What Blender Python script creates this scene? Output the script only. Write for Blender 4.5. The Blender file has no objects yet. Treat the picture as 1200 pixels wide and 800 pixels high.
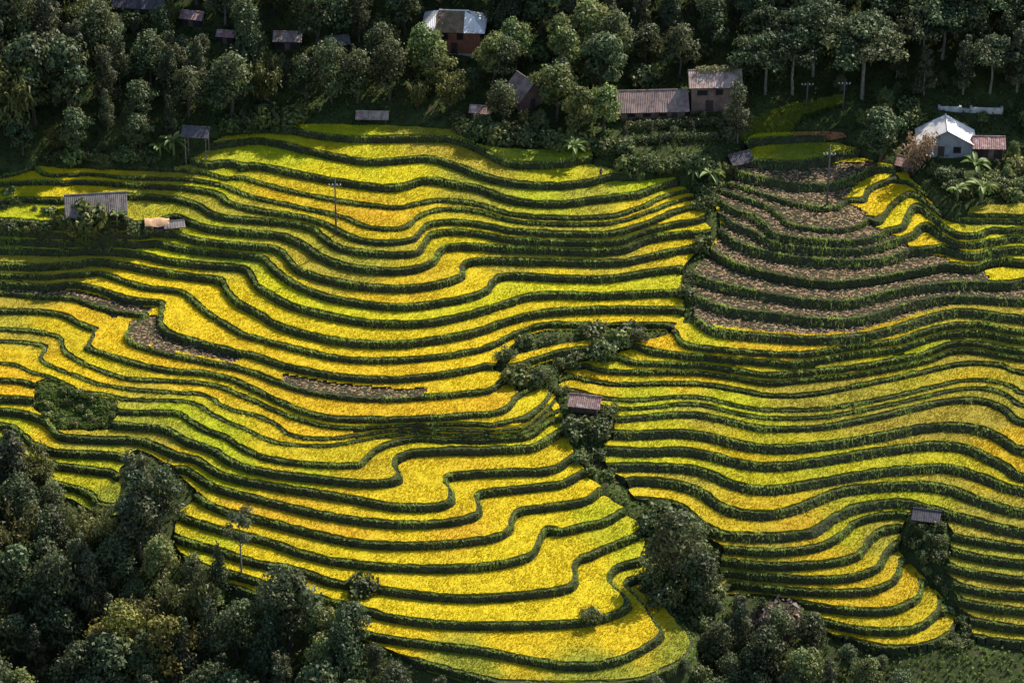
import bpy, math, random
import numpy as np
from mathutils import Vector, Matrix

R = math.radians
rng = np.random.default_rng(7)
random.seed(7)
scene = bpy.context.scene
col = scene.collection

# ------------------------------------------------------------------ camera, sky, sun, exposure
D, ELEV, FPX = 550.0, R(30.0), 4125.0          # metres to the middle of the hillside, look-down angle, focal length in photo pixels
CAM = np.array([0.0, -D * math.cos(ELEV), D * math.sin(ELEV)])
cam_data = bpy.data.cameras.new("camera")
cam = bpy.data.objects.new("camera", cam_data)
col.objects.link(cam)
cam.location = CAM
cam.rotation_euler = (math.pi / 2 - ELEV, 0, 0)
cam_data.sensor_width = 36
cam_data.lens = FPX / 1200 * 36
cam_data.clip_start = 5
cam_data.clip_end = 5000
scene.camera = cam

SUN_AZ, SUN_EL = R(42), R(43)                  # sun behind the hill, to the side of the steep gully
world = bpy.data.worlds.new("World")
scene.world = world
world.use_nodes = True
wn = world.node_tree.nodes
bg = wn["Background"]
sky = wn.new("ShaderNodeTexSky")
sky.sky_type = 'NISHITA'
sky.sun_disc = False
sky.sun_elevation = SUN_EL
sky.sun_rotation = SUN_AZ
world.node_tree.links.new(sky.outputs[0], bg.inputs[0])
bg.inputs[1].default_value = 0.115
sun_data = bpy.data.lights.new("sun", 'SUN')
sun_data.energy = 5.0
sun_data.angle = R(0.5)
sun_data.color = (1.0, 0.93, 0.82)
sun = bpy.data.objects.new("sun", sun_data)
col.objects.link(sun)
sv = Vector((math.sin(SUN_AZ) * math.cos(SUN_EL), math.cos(SUN_AZ) * math.cos(SUN_EL), math.sin(SUN_EL)))
sun.rotation_euler = sv.to_track_quat('Z', 'Y').to_euler()
sun.location = (60, 60, 120)
vs = scene.view_settings
vs.view_transform = 'Standard'
vs.look = 'None'
vs.gamma = 1
vs.use_curve_mapping = False
vs.exposure = 0.95

# ------------------------------------------------------------------ pixel <-> world
FW = np.array([0, math.cos(ELEV), -math.sin(ELEV)])
UPV = np.array([0, math.sin(ELEV), math.cos(ELEV)])

def ray(u, v):
    u = np.asarray(u, float); v = np.asarray(v, float)
    d = FW[None, :] + ((u - 600) / FPX)[..., None] * np.array([1., 0, 0]) - ((v - 400) / FPX)[..., None] * UPV
    return d

def on_plane(u, v, z):
    d = ray(np.atleast_1d(u), np.atleast_1d(v))
    t = (np.asarray(z) - CAM[2]) / d[:, 2]
    return CAM[:2] + d[:, :2] * t[:, None]

def proj(x, y, z):
    p = np.stack([np.asarray(x, float), np.asarray(y, float), np.asarray(z, float)], -1) - CAM
    dep = p @ FW
    return 600 + FPX * p[..., 0] / dep, 400 - FPX * (p @ UPV) / dep

# ------------------------------------------------------------------ contour lines of the terrace lips (level, points along the lip)
def sh(pts, dv, a=None, b=None):
    return [(u, v + dv) for (u, v) in pts if (a is None or u >= a) and (b is None or u <= b)]

L = []
def line(k, *pts): L.append((k, list(pts)))

# --- big slope with the rounded spur
line(1, (345, 150), (360, 155), (400, 160), (440, 161), (500, 160), (530, 161), (560, 172), (592, 189), (620, 192), (660, 190), (690, 183))
line(2, (255, 168), (300, 162), (330, 167), (380, 179), (430, 188), (470, 186), (505, 184), (540, 195), (560, 203), (600, 213), (650, 216), (690, 212), (722, 203))
line(3, (228, 189), (240, 192), (270, 198), (300, 193), (350, 203), (400, 212), (450, 219), (475, 217), (500, 209), (530, 214), (560, 219), (600, 233), (650, 238), (700, 232), (735, 228), (750, 227), (770, 218), (794, 211))
line(4, (220, 200), (262, 204), (282, 207), (300, 213), (340, 224), (400, 236), (450, 242), (470, 243), (490, 239), (520, 235), (560, 240), (600, 252), (650, 256), (690, 256), (725, 253), (762, 239))
line(5, (0, 207), (40, 196), (50, 204), (75, 207), (100, 204), (125, 206), (155, 209), (210, 210), (237, 213), (262, 218), (280, 226), (300, 232), (350, 243), (400, 254), (430, 266), (460, 269), (480, 265), (492, 253), (520, 245), (560, 247), (600, 258), (650, 262), (690, 262), (725, 259), (765, 246))
f6 = [(300, 246), (340, 252), (380, 262), (400, 272), (420, 280), (450, 284), (485, 280), (494, 270), (505, 262), (540, 260), (580, 266), (600, 270), (675, 274), (725, 272), (762, 260), (792, 247), (820, 239)]
line(6, (0, 214), (50, 212), (100, 212), (160, 216), (210, 219), (240, 223), (258, 228), (266, 236), (280, 241), *f6)
line(7, (-5, 236), (20, 232), (75, 234), (125, 228), (200, 231), (232, 240), (250, 251), (278, 256), (300, 257), (350, 261), (370, 268), (378, 277), (400, 290), (440, 296), (487, 296), (496, 285), (506, 273), (540, 270), (580, 276), (600, 280), (675, 284), (725, 282), (765, 268), (825, 256))
line(8, (0, 258), (60, 263), (120, 264), (175, 261), (205, 252), (225, 260), (250, 267), (300, 272), (330, 275), (348, 282), (360, 288), (372, 297), (400, 309), (440, 315), (480, 315), (506, 306), (513, 296), (522, 288), (560, 287), (600, 290), (725, 291), (740, 284), (775, 275), (834, 271))
line(9, (195, 272), (207, 273), (225, 280), (250, 284), (300, 288), (322, 290), (333, 296), (342, 308), (355, 318), (400, 330), (440, 335), (480, 336), (520, 330), (543, 322), (541, 312), (550, 305), (570, 303), (600, 304), (650, 305), (725, 306), (762, 299), (814, 288))
line(10, (178, 282), (185, 283), (200, 287), (220, 291), (250, 293), (300, 299), (312, 303), (318, 311), (340, 328), (367, 341), (395, 349), (440, 356), (475, 358), (512, 354), (550, 347), (570, 340), (576, 331), (583, 324), (600, 321), (650, 324), (712, 325), (750, 319), (799, 312))
line(11, (0, 291), (75, 293), (112, 291), (160, 296), (200, 305), (250, 310), (285, 312), (293, 318), (300, 332), (315, 343), (340, 356), (380, 367), (430, 376), (480, 378), (520, 374), (560, 364), (600, 352), (625, 345), (660, 344), (700, 345), (797, 341))
line(12, (0, 310), (45, 311), (90, 308), (112, 305), (150, 310), (200, 319), (258, 327), (265, 338), (280, 354), (300, 364), (325, 379), (362, 391), (412, 400), (475, 401), (525, 394), (560, 387), (600, 373), (640, 365), (700, 361), (800, 361))
line(13, (112, 318), (125, 321), (149, 330), (175, 337), (210, 340), (222, 347), (240, 363), (283, 390), (300, 395), (340, 406), (400, 419), (462, 421), (520, 416), (565, 408), (585, 400), (606, 389), (640, 379), (700, 380), (796, 379))
line(14, (78, 331), (96, 333), (122, 340), (149, 349), (175, 352), (191, 353), (189, 364), (187, 376), (191, 385), (203, 391), (240, 402), (267, 409), (300, 416), (335, 428), (400, 440), (450, 443), (500, 440), (550, 432), (572, 427), (600, 430), (650, 414), (713, 405))
line(15, (0, 342), (52, 347), (87, 349), (114, 358), (140, 364), (173, 369), (165, 376), (152, 385), (147, 393), (155, 402), (187, 412), (233, 422), (275, 430), (300, 437), (350, 455), (400, 464), (450, 467), (500, 464), (550, 460), (577, 456), (591, 443))
line(16, (0, 364), (44, 364), (75, 369), (96, 380), (117, 386))
line(16, (97, 403), (100, 407), (125, 415), (162, 426), (200, 434), (237, 436), (275, 445), (300, 457), (350, 480), (395, 491), (450, 491), (500, 490), (550, 486), (575, 484), (595, 479), (606, 464), (630, 450))
line(17, (0, 386), (50, 390), (70, 396), (72, 407), (82, 417), (112, 432), (150, 444), (200, 446), (237, 449), (262, 454), (280, 462), (300, 470), (345, 489), (395, 500), (450, 500), (500, 498), (520, 501), (560, 501), (600, 499), (615, 497), (632, 481), (648, 462))
line(18, (0, 400), (35, 402), (54, 406), (52, 413), (45, 420), (50, 425), (70, 434), (96, 443), (112, 450), (135, 453), (155, 457), (212, 461), (240, 463), (257, 474), (275, 482), (298, 486), (312, 492), (326, 499), (335, 508), (360, 515), (390, 515), (420, 510), (462, 504), (500, 502), (560, 505), (600, 503), (617, 500), (636, 484), (652, 464))
line(19, (0, 426), (18, 428), (35, 436), (58, 442), (80, 452), (98, 464), (112, 462))
line(19, (142, 469), (154, 469), (212, 470), (233, 475), (250, 487), (275, 498), (291, 505), (303, 511), (320, 518), (346, 521), (390, 521), (420, 516), (462, 509), (500, 507), (560, 509), (600, 507), (620, 503), (640, 487))
line(20, (0, 445), (34, 447))
line(20, (140, 483), (205, 483), (219, 490), (240, 503), (266, 512), (278, 521), (294, 530), (320, 538), (355, 543), (390, 545), (421, 545), (431, 536), (441, 527), (462, 518), (500, 512), (560, 514), (600, 512), (622, 508), (644, 491))
line(21, (0, 466), (37, 467))
line(21, (133, 496), (179, 499), (198, 503), (219, 516), (237, 521), (256, 529), (264, 536), (285, 545), (320, 553), (355, 557), (400, 562), (437, 565), (467, 562), (471, 556), (463, 547), (461, 539), (468, 533), (490, 527), (540, 526), (600, 524), (625, 522), (645, 512), (662, 499))
line(22, (0, 480), (31, 484), (54, 493), (66, 508), (84, 512), (122, 514), (161, 514), (175, 518), (196, 527), (206, 532), (228, 536), (240, 543), (262, 555), (312, 566), (375, 576), (425, 585), (460, 592), (505, 593), (530, 586), (530, 575), (520, 563), (523, 557), (557, 553), (600, 551), (637, 551), (657, 545), (671, 533))
line(23, (0, 497), (20, 503), (40, 520), (60, 527), (87, 530), (136, 531))
line(23, (205, 548), (216, 547), (240, 563), (257, 571), (300, 582), (350, 595), (400, 605), (450, 611), (500, 612), (545, 607), (562, 600), (562, 590), (556, 582), (560, 577), (575, 574), (627, 569), (662, 564), (683, 551))
line(24, (0, 515), (20, 527), (35, 539), (87, 546), (135, 552))
line(24, (232, 578), (237, 585), (262, 597), (300, 606), (350, 619), (400, 631), (450, 637), (512, 636), (562, 631), (590, 625), (599, 617), (600, 605), (606, 598), (620, 595), (662, 590), (690, 584), (704, 572))
line(25, (40, 558), (61, 564), (96, 573), (108, 580), (115, 591), (133, 595))
line(25, (211, 602), (220, 607), (262, 620), (312, 632), (355, 647), (400, 657), (450, 662), (525, 664), (587, 659), (619, 651), (629, 640), (633, 626), (643, 617), (657, 622), (675, 617), (712, 609), (731, 597))
line(26, (205, 630), (250, 642), (300, 658), (350, 667), (387, 680), (425, 686), (500, 696), (562, 699), (625, 694), (667, 688), (677, 678), (673, 663), (680, 652), (693, 650), (712, 640), (745, 627), (753, 617))
line(27, (222, 660), (275, 672), (320, 686), (375, 700), (425, 712), (450, 720), (512, 729), (587, 731), (662, 729), (700, 724), (731, 714), (740, 704), (727, 692), (715, 681), (717, 670), (726, 662), (756, 655))
line(28, (340, 712), (375, 725), (440, 744), (512, 754), (562, 760), (612, 770), (650, 777), (687, 779), (725, 772), (752, 760), (777, 742), (765, 725), (747, 700), (730, 684), (742, 677), (758, 672))
line(29, (450, 765), (500, 777), (550, 791), (600, 803), (700, 804), (760, 794), (802, 774), (814, 752), (795, 728), (775, 705))

# --- slope on the far side of the gully
line(1, (878, 163), (920, 160), (960, 158), (995, 160))
line(2, (872, 186), (900, 189), (925, 190), (962, 186), (990, 178), (1010, 176), (1050, 188))
line(3, (862, 200), (880, 205), (900, 209), (937, 215), (975, 215), (1005, 205), (1030, 195), (1060, 199), (1110, 232), (1150, 243), (1200, 244))
line(4, (848, 213), (875, 220), (900, 229), (925, 236), (950, 241), (967, 244), (985, 240), (992, 233), (1013, 236), (1017, 223), (1040, 212), (1057, 204), (1070, 215), (1105, 240), (1150, 250), (1200, 250))
line(5, (843, 222), (875, 232), (898, 240), (911, 249), (925, 262), (950, 267), (987, 269), (1010, 262), (1018, 254), (1030, 262), (1043, 243), (1062, 228), (1072, 226), (1105, 252), (1130, 258), (1200, 259))
line(6, (838, 232), (862, 246), (885, 252), (900, 266), (912, 275), (950, 280), (1000, 282), (1025, 277), (1040, 269), (1058, 266), (1066, 246), (1080, 241), (1112, 270), (1140, 276), (1200, 269))
line(7, (842, 246), (860, 262), (880, 269), (900, 279), (915, 286), (950, 290), (1000, 292), (1030, 287), (1050, 280), (1066, 276), (1085, 262), (1118, 283), (1145, 284), (1165, 278), (1200, 277))
line(8, (847, 262), (857, 279), (875, 287), (900, 294), (932, 300), (987, 304), (1037, 302), (1066, 291), (1085, 291), (1103, 288), (1115, 292), (1140, 298), (1165, 293), (1200, 291))
line(9, (833, 290), (850, 302), (875, 312), (900, 319), (937, 326), (975, 330), (1025, 325), (1075, 316), (1112, 309), (1142, 312), (1152, 306), (1175, 303), (1200, 306))
line(10, (813, 320), (825, 326), (850, 333), (900, 343), (950, 351), (1000, 351), (1030, 344), (1062, 337), (1112, 331), (1150, 330), (1187, 332), (1200, 328))
line(11, (814, 346), (850, 360), (900, 366), (950, 372), (988, 374), (1025, 368), (1062, 356), (1112, 347), (1200, 351))
line(12, (815, 371), (837, 386), (875, 391), (900, 393), (950, 396), (1000, 394), (1040, 386), (1075, 375), (1112, 365), (1137, 364), (1200, 372))
line(13, (793, 388), (797, 400), (812, 406), (850, 411), (900, 415), (937, 416), (1000, 406), (1050, 400), (1075, 391), (1112, 382), (1150, 381), (1200, 390))
line(14, (748, 404), (755, 408), (770, 412), (800, 415), (832, 417), (860, 419), (900, 422), (937, 423), (1000, 413), (1050, 407), (1078, 398), (1112, 389), (1150, 388), (1200, 397))
line(15, (723, 416), (740, 424), (775, 426), (825, 428), (862, 434), (900, 440), (937, 437), (1000, 431), (1050, 422), (1087, 414), (1112, 404), (1137, 402), (1200, 412))
line(16, (683, 425), (700, 432), (725, 435), (760, 435), (800, 435), (825, 436), (862, 441), (900, 447), (937, 444), (1000, 438), (1050, 429), (1087, 421), (1114, 411), (1140, 409), (1200, 419))
line(17, (659, 436), (687, 445), (725, 450), (775, 449), (825, 450), (862, 456), (900, 463), (950, 462), (1012, 450), (1075, 437), (1120, 427), (1150, 425), (1175, 428), (1200, 437))
line(18, (659, 453), (700, 466), (725, 469), (750, 470), (787, 466), (825, 467), (862, 476), (900, 481), (962, 480), (1025, 470), (1087, 456), (1125, 447), (1162, 447), (1187, 454), (1200, 462))
line(19, (715, 478), (725, 479), (762, 478), (795, 474), (825, 475), (862, 484), (900, 490), (962, 489), (1025, 478), (1087, 464), (1125, 456), (1160, 456), (1185, 466), (1200, 476))
line(20, (723, 490), (762, 487), (795, 484), (825, 486), (862, 494), (900, 501), (962, 499), (1025, 488), (1087, 473), (1125, 467), (1157, 469), (1180, 480), (1200, 495))
line(21, (721, 506), (750, 507), (787, 505), (825, 508), (862, 517), (900, 523), (962, 520), (1025, 510), (1075, 500), (1112, 497), (1150, 501), (1175, 512), (1200, 526))
line(22, (707, 525), (750, 527), (800, 526), (837, 532), (862, 539), (900, 544), (950, 539), (1012, 529), (1062, 522), (1100, 519), (1137, 524), (1162, 536), (1180, 545), (1200, 557))
line(23, (712, 544), (775, 545), (812, 547), (837, 555), (862, 566), (900, 572), (950, 565), (1000, 556), (1050, 549), (1112, 546), (1150, 557), (1200, 573))
line(24, (735, 560), (775, 562), (812, 570), (830, 580), (850, 594), (875, 600), (900, 601), (932, 594), (975, 576), (1012, 569), (1075, 566), (1112, 571), (1150, 585), (1200, 598))
line(25, (745, 583), (775, 586), (795, 590), (812, 602), (825, 615), (850, 625), (900, 627), (937, 624), (955, 620), (975, 606), (1000, 594), (1025, 589), (1062, 587), (1100, 597), (1150, 610), (1200, 622))
line(26, (846, 641), (900, 645), (950, 641), (975, 633), (990, 622), (1000, 612), (1025, 603), (1062, 600))
line(26, (1116, 627), (1150, 633), (1200, 640))
line(27, (856, 657), (900, 661), (962, 659), (1005, 650), (1015, 637), (1030, 622), (1056, 615))
line(27, (1119, 645), (1150, 652), (1200, 659))
line(28, (846, 669), (900, 674), (962, 677), (1000, 674), (1030, 663), (1038, 648), (1052, 633))
line(28, (1111, 663), (1150, 671), (1200, 678))
line(29, (855, 681), (900, 687), (935, 691), (1000, 692), (1032, 687), (1052, 673), (1056, 655))
line(29, (1117, 684), (1150, 691), (1200, 696))
line(30, (930, 703), (970, 711), (1025, 715), (1050, 712), (1075, 700), (1080, 685), (1066, 663))
line(30, (1121, 703), (1150, 708), (1200, 714))
line(31, (960, 725), (1005, 736), (1050, 738), (1080, 732), (1100, 715), (1101, 700), (1088, 685))
line(31, (1139, 726), (1200, 735))
line(32, (990, 745), (1020, 755), (1045, 759), (1090, 754), (1112, 742), (1119, 728), (1108, 712))
line(32, (1140, 745), (1200, 752))
# --- wild slopes above and below the fields
WILD_LINES = [
    (0, [(-80, 150), (0, 148), (100, 142), (220, 140), (300, 138), (350, 138), (500, 140), (560, 150), (690, 165), (780, 178), (840, 170), (870, 152), (1000, 146), (1060, 150), (1120, 152), (1200, 150), (1280, 148)]),
    (-6, [(-80, 62), (600, 58), (1280, 66)]),
    (-18, [(-80, -90), (600, -95), (1280, -90)]),
    (-40, [(-80, -330), (1280, -330)]),
    (36, [(-80, 770), (100, 770), (250, 790), (330, 830)]),
    (36, [(830, 800), (1000, 815), (1280, 820)]),
    (33, [(300, 800), (450, 830), (700, 850), (830, 800)]),
    (46, [(-80, 930), (1280, 930)]),
    # bottoms of the gullies
    (21.6, [(70, 478), (100, 488)]), (20.6, [(80, 466), (112, 474)]), (22, [(700, 520)]), (24, [(725, 575)]), (27, [(770, 640)]), (28.5, [(790, 680)]), (30, [(830, 720)]),
    (26, [(1090, 625)]), (28, [(1085, 660)]), (30, [(1105, 705)]), (32, [(1130, 740)]),
]

dz = {k: 1.0 for k in range(-60, 60)}          # drop from lip k to tread k+1
for k, d_ in {4: .55, 5: .55, 6: .75, 7: .85, 13: .75, 14: .9, 15: .7, 16: .7, 17: .5, 18: .38, 19: .38, 20: .65}.items():
    dz[k] = d_
for k in range(1, 33): dz[k] *= 1.2
LEV = np.arange(-60, 60)
ZT = np.zeros(len(LEV))
i12 = list(LEV).index(13)
for i in range(i12 + 1, len(LEV)): ZT[i] = ZT[i - 1] - dz[LEV[i - 1]]
for i in range(i12 - 1, -1, -1): ZT[i] = ZT[i + 1] + dz[LEV[i]]
def zlev(f): return np.interp(f, LEV, ZT)

def catmull(pts, n=8):
    p = np.array(pts, float)
    if len(p) < 3: 
        return np.concatenate([np.linspace(p[i], p[i + 1], n * 3, endpoint=False) for i in range(len(p) - 1)] + [p[-1:]])
    q = np.vstack([2 * p[0] - p[1], p, 2 * p[-1] - p[-2]])
    out = []
    for i in range(1, len(q) - 2):
        t = np.linspace(0, 1, n, endpoint=False)[:, None]
        a, b, c, d = q[i - 1], q[i], q[i + 1], q[i + 2]
        out.append(.5 * (2 * b + (c - a) * t + (2 * a - 5 * b + 4 * c - d) * t ** 2 + (3 * b - a - 3 * c + d) * t ** 3))
    out.append(p[-1:])
    return np.concatenate(out)

samples = []
for k, pts in L:
    pts = list(pts)
    if pts[0][0] <= 0: pts = [(-90, pts[0][1] + (pts[0][1] - pts[1][1]) * .3)] + pts
    if pts[-1][0] >= 1200: pts = pts + [(1290, pts[-1][1] + 4)]
    c = catmull(pts)
    xy = on_plane(c[:, 0], c[:, 1], zlev(k))
    samples.append((k, xy))
for k, pts in WILD_LINES:
    c = np.array(pts, float) if len(pts) < 2 else catmull(pts)
    samples.append((k, on_plane(c[:, 0], c[:, 1], zlev(k))))

# ------------------------------------------------------------------ plan grid and the level field
CELL = 0.5
X0, X1 = -135.0, 135.0
allp = np.concatenate([s[1] for s in samples])
Y0, Y1 = math.floor(allp[:, 1].min()) - 12, math.ceil(allp[:, 1].max()) + 6
NX, NY = int((X1 - X0) / CELL) + 1, int((Y1 - Y0) / CELL) + 1
gx = X0 + np.arange(NX) * CELL
gy = Y0 + np.arange(NY) * CELL

dense_p, dense_k = [], []
for k, xy in samples:
    if len(xy) == 1:
        dense_p.append(xy); dense_k.append(np.array([float(k)])); continue
    seg = np.linalg.norm(np.diff(xy, axis=0), axis=1)
    s = np.concatenate([[0], np.cumsum(seg)])
    t = np.arange(0, s[-1], 0.2)
    dense_p.append(np.stack([np.interp(t, s, xy[:, 0]), np.interp(t, s, xy[:, 1])], 1))
    dense_k.append(np.full(len(t), float(k)))
dense_p = np.concatenate(dense_p); dense_k = np.concatenate(dense_k)
ok = (dense_p[:, 0] > X0) & (dense_p[:, 0] < X1)
dense_p, dense_k = dense_p[ok], dense_k[ok]

def blur(a, n):
    for _ in range(n):
        p = np.pad(a, 1, mode='edge')
        a = (p[:-2, 1:-1] + p[2:, 1:-1] + p[1:-1, :-2] + p[1:-1, 2:] + 4 * p[1:-1, 1:-1]) / 8
    return a

def solve(vals):
    """membrane through the traced lips, coarse to fine; vals: value wanted at each traced sample's nearest node"""
    f = None
    for st in (16, 8, 4, 2, 1):
        nx, ny = (NX - 1) // st + 1, (NY - 1) // st + 1
        ix = np.clip(np.round((dense_p[:, 0] - X0) / (CELL * st)).astype(int), 0, nx - 1)
        iy = np.clip(np.round((dense_p[:, 1] - Y0) / (CELL * st)).astype(int), 0, ny - 1)
        idx = iy * nx + ix
        cnt = np.bincount(idx, minlength=nx * ny)
        sm = np.bincount(idx, weights=vals, minlength=nx * ny)
        fixed = (cnt > 0).reshape(ny, nx)
        fv = np.where(cnt > 0, sm / np.maximum(cnt, 1), 0).reshape(ny, nx)
        if f is None:
            f = np.full((ny, nx), 10.0)
        else:
            o = f
            yy = np.clip(np.arange(ny) / 2, 0, o.shape[0] - 1); xx = np.clip(np.arange(nx) / 2, 0, o.shape[1] - 1)
            y0 = yy.astype(int); x0 = xx.astype(int); y1 = np.minimum(y0 + 1, o.shape[0] - 1); x1 = np.minimum(x0 + 1, o.shape[1] - 1)
            fy = (yy - y0)[:, None]; fx = (xx - x0)[None, :]
            f = (o[y0][:, x0] * (1 - fy) + o[y1][:, x0] * fy) * (1 - fx) + (o[y0][:, x1] * (1 - fy) + o[y1][:, x1] * fy) * fx
        f[fixed] = fv[fixed]
        for _ in range(400 if st > 1 else 90):
            p = np.pad(f, 1, mode='edge')
            f = .25 * (p[:-2, 1:-1] + p[2:, 1:-1] + p[1:-1, :-2] + p[1:-1, 2:])
            f[fixed] = fv[fixed]
    return f

def bil(a, x, y):
    fx = np.clip((np.asarray(x) - X0) / CELL, 0, NX - 1.001); fy = np.clip((np.asarray(y) - Y0) / CELL, 0, NY - 1.001)
    x0 = fx.astype(int); y0 = fy.astype(int); fx = fx - x0; fy = fy - y0
    return (a[y0, x0] * (1 - fx) + a[y0, x0 + 1] * fx) * (1 - fy) + (a[y0 + 1, x0] * (1 - fx) + a[y0 + 1, x0 + 1] * fx) * fy

PHI = solve(dense_k)
b_ = blur(PHI, 6)
GY, GX = np.gradient(b_, CELL)
nxr = X0 + np.round((dense_p[:, 0] - X0) / CELL) * CELL
nyr = Y0 + np.round((dense_p[:, 1] - Y0) / CELL) * CELL
corr = bil(GX, dense_p[:, 0], dense_p[:, 1]) * (nxr - dense_p[:, 0]) + bil(GY, dense_p[:, 0], dense_p[:, 1]) * (nyr - dense_p[:, 1])
PHI = blur(solve(dense_k + np.clip(corr, -.45, .45)), 2)
b_ = blur(PHI, 5)
GY, GX = np.gradient(b_, CELL)
GM = np.maximum(blur(np.hypot(GX, GY), 4), 0.05)
XX, YY = np.meshgrid(gx, gy)
ZC = zlev(PHI)
UU, VV = proj(XX, YY, ZC)

def inpoly(u, v, poly):
    poly = np.array(poly, float)
    ins = np.zeros(np.shape(u), bool)
    j = len(poly) - 1
    for i in range(len(poly)):
        xi, yi = poly[i]; xj, yj = poly[j]
        c = ((yi > v) != (yj > v)) & (u < (xj - xi) * (v - yi) / (yj - yi + 1e-9) + xi)
        ins ^= c
        j = i
    return ins

WILD_TOP = [(-400, -900), (1700, -900), (1700, 232), (1200, 234), (1140, 238), (1128, 258), (1108, 256), (1088, 232), (1068, 200), (1040, 190), (990, 168), (960, 155), (890, 150), (872, 165), (866, 190), (845, 205), (792, 204), (735, 203), (722, 196), (697, 190), (690, 172), (592, 174), (560, 170), (535, 150), (420, 141), (356, 142), (330, 150), (262, 156), (232, 180), (215, 194), (150, 197), (110, 197), (50, 194), (0, 206), (-400, 216)]
WILD_GULLY = [(792, 204), (845, 205), (866, 190), (858, 203), (842, 222), (836, 232), (846, 262), (831, 290), (811, 320), (812, 346), (813, 371), (792, 386), (747, 402), (721, 414), (682, 424), (657, 434), (655, 453), (690, 466), (712, 478), (720, 490), (719, 506), (705, 525), (710, 544), (733, 560), (743, 583), (795, 594), (824, 618), (846, 640), (844, 690), (900, 692), (930, 700), (958, 728), (990, 750), (1045, 763), (1092, 758), (1114, 745), (1122, 728), (1110, 708), (1090, 682), (1068, 660), (1056, 650), (1054, 634), (1058, 612), (1064, 596), (1112, 602), (1116, 627), (1112, 664), (1118, 684), (1122, 704), (1140, 727), (1142, 752), (1290, 760), (1290, 1200), (640, 1200), (620, 806), (700, 806), (762, 797), (804, 777), (817, 752), (797, 726), (770, 700), (744, 684), (760, 674), (758, 655), (755, 617), (733, 597), (706, 572), (685, 550), (673, 533), (664, 499), (650, 462), (630, 448), (606, 462), (596, 441), (578, 428), (600, 402), (608, 390), (640, 383), (797, 383), (803, 362), (800, 341), (801, 312), (816, 288), (836, 271), (826, 256), (822, 239), (796, 211)]
KEEP_STRIP = [(590, 433), (602, 416), (650, 404), (690, 398), (716, 399), (715, 407), (650, 417), (602, 434)]
WILD_SMALL = [(40, 449), (52, 440), (84, 455), (114, 464), (140, 468), (138, 483), (131, 497), (108, 504), (66, 504), (56, 490), (38, 478)]
WILD_LOW = [(-400, 530), (0, 520), (24, 530), (38, 545), (60, 568), (110, 598), (140, 602), (140, 545), (160, 520), (205, 545), (232, 574), (208, 602), (204, 632), (222, 664), (340, 716), (440, 750), (500, 781), (560, 798), (620, 806), (640, 1200), (-400, 1200)]
wild = inpoly(UU, VV, WILD_TOP) | (inpoly(UU, VV, WILD_GULLY) & ~inpoly(UU, VV, KEEP_STRIP)) | inpoly(UU, VV, WILD_SMALL) | inpoly(UU, VV, WILD_LOW)
wild |= (PHI < 0.2) | (PHI > 32.02) | (UU < -75) | (UU > 1275)
MASK = blur((~wild).astype(float), 4)

DZL = np.interp(PHI, LEV, [dz.get(int(k), 1.0) for k in LEV])

def fnoise(x, y, s, seed=0):
    """cheap smooth value noise, -1..1"""
    x = np.asarray(x) / s + 37.1 * seed; y = np.asarray(y) / s - 19.7 * seed
    xi = np.floor(x); yi = np.floor(y); fx = x - xi; fy = y - yi
    fx = fx * fx * (3 - 2 * fx); fy = fy * fy * (3 - 2 * fy)
    def h(a, b):
        n = np.sin(a * 127.1 + b * 311.7 + seed * 74.7) * 43758.5453
        return n - np.floor(n)
    return 2 * ((h(xi, yi) * (1 - fx) + h(xi + 1, yi) * fx) * (1 - fy) + (h(xi, yi + 1) * (1 - fx) + h(xi + 1, yi + 1) * fx) * fy) - 1

m2 = blur(MASK, 3)
HILL = ZC - DZL * .45 - m2 * (DZL * .55 + .45) + (1 - m2) * (.35 * fnoise(XX, YY, 5, 1) + .2 * fnoise(XX, YY, 2, 2))

def surface_z(x, y):
    """top of the ground: tread height inside the terraces, rough slope outside"""
    x = np.asarray(x, float); y = np.asarray(y, float)
    ph = bil(PHI, x, y)
    return np.where(bil(MASK, x, y) > .5, zlev(np.ceil(ph)), bil(HILL, x, y))

def hit(u, v):
    """ground point seen at a photo pixel"""
    d = ray(np.array([u]), np.array([v]))[0]
    t = np.arange(D - 140, D + 420, .25)
    p = CAM + d * t[:, None]
    inside = (p[:, 0] > X0) & (p[:, 0] < X1) & (p[:, 1] > Y0) & (p[:, 1] < Y1)
    below = (p[:, 2] < surface_z(p[:, 0], p[:, 1])) & inside
    i = int(np.argmax(below)) if below.any() else len(t) // 2
    q = p[i]
    return float(q[0]), float(q[1]), float(surface_z(q[0], q[1]))

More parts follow.
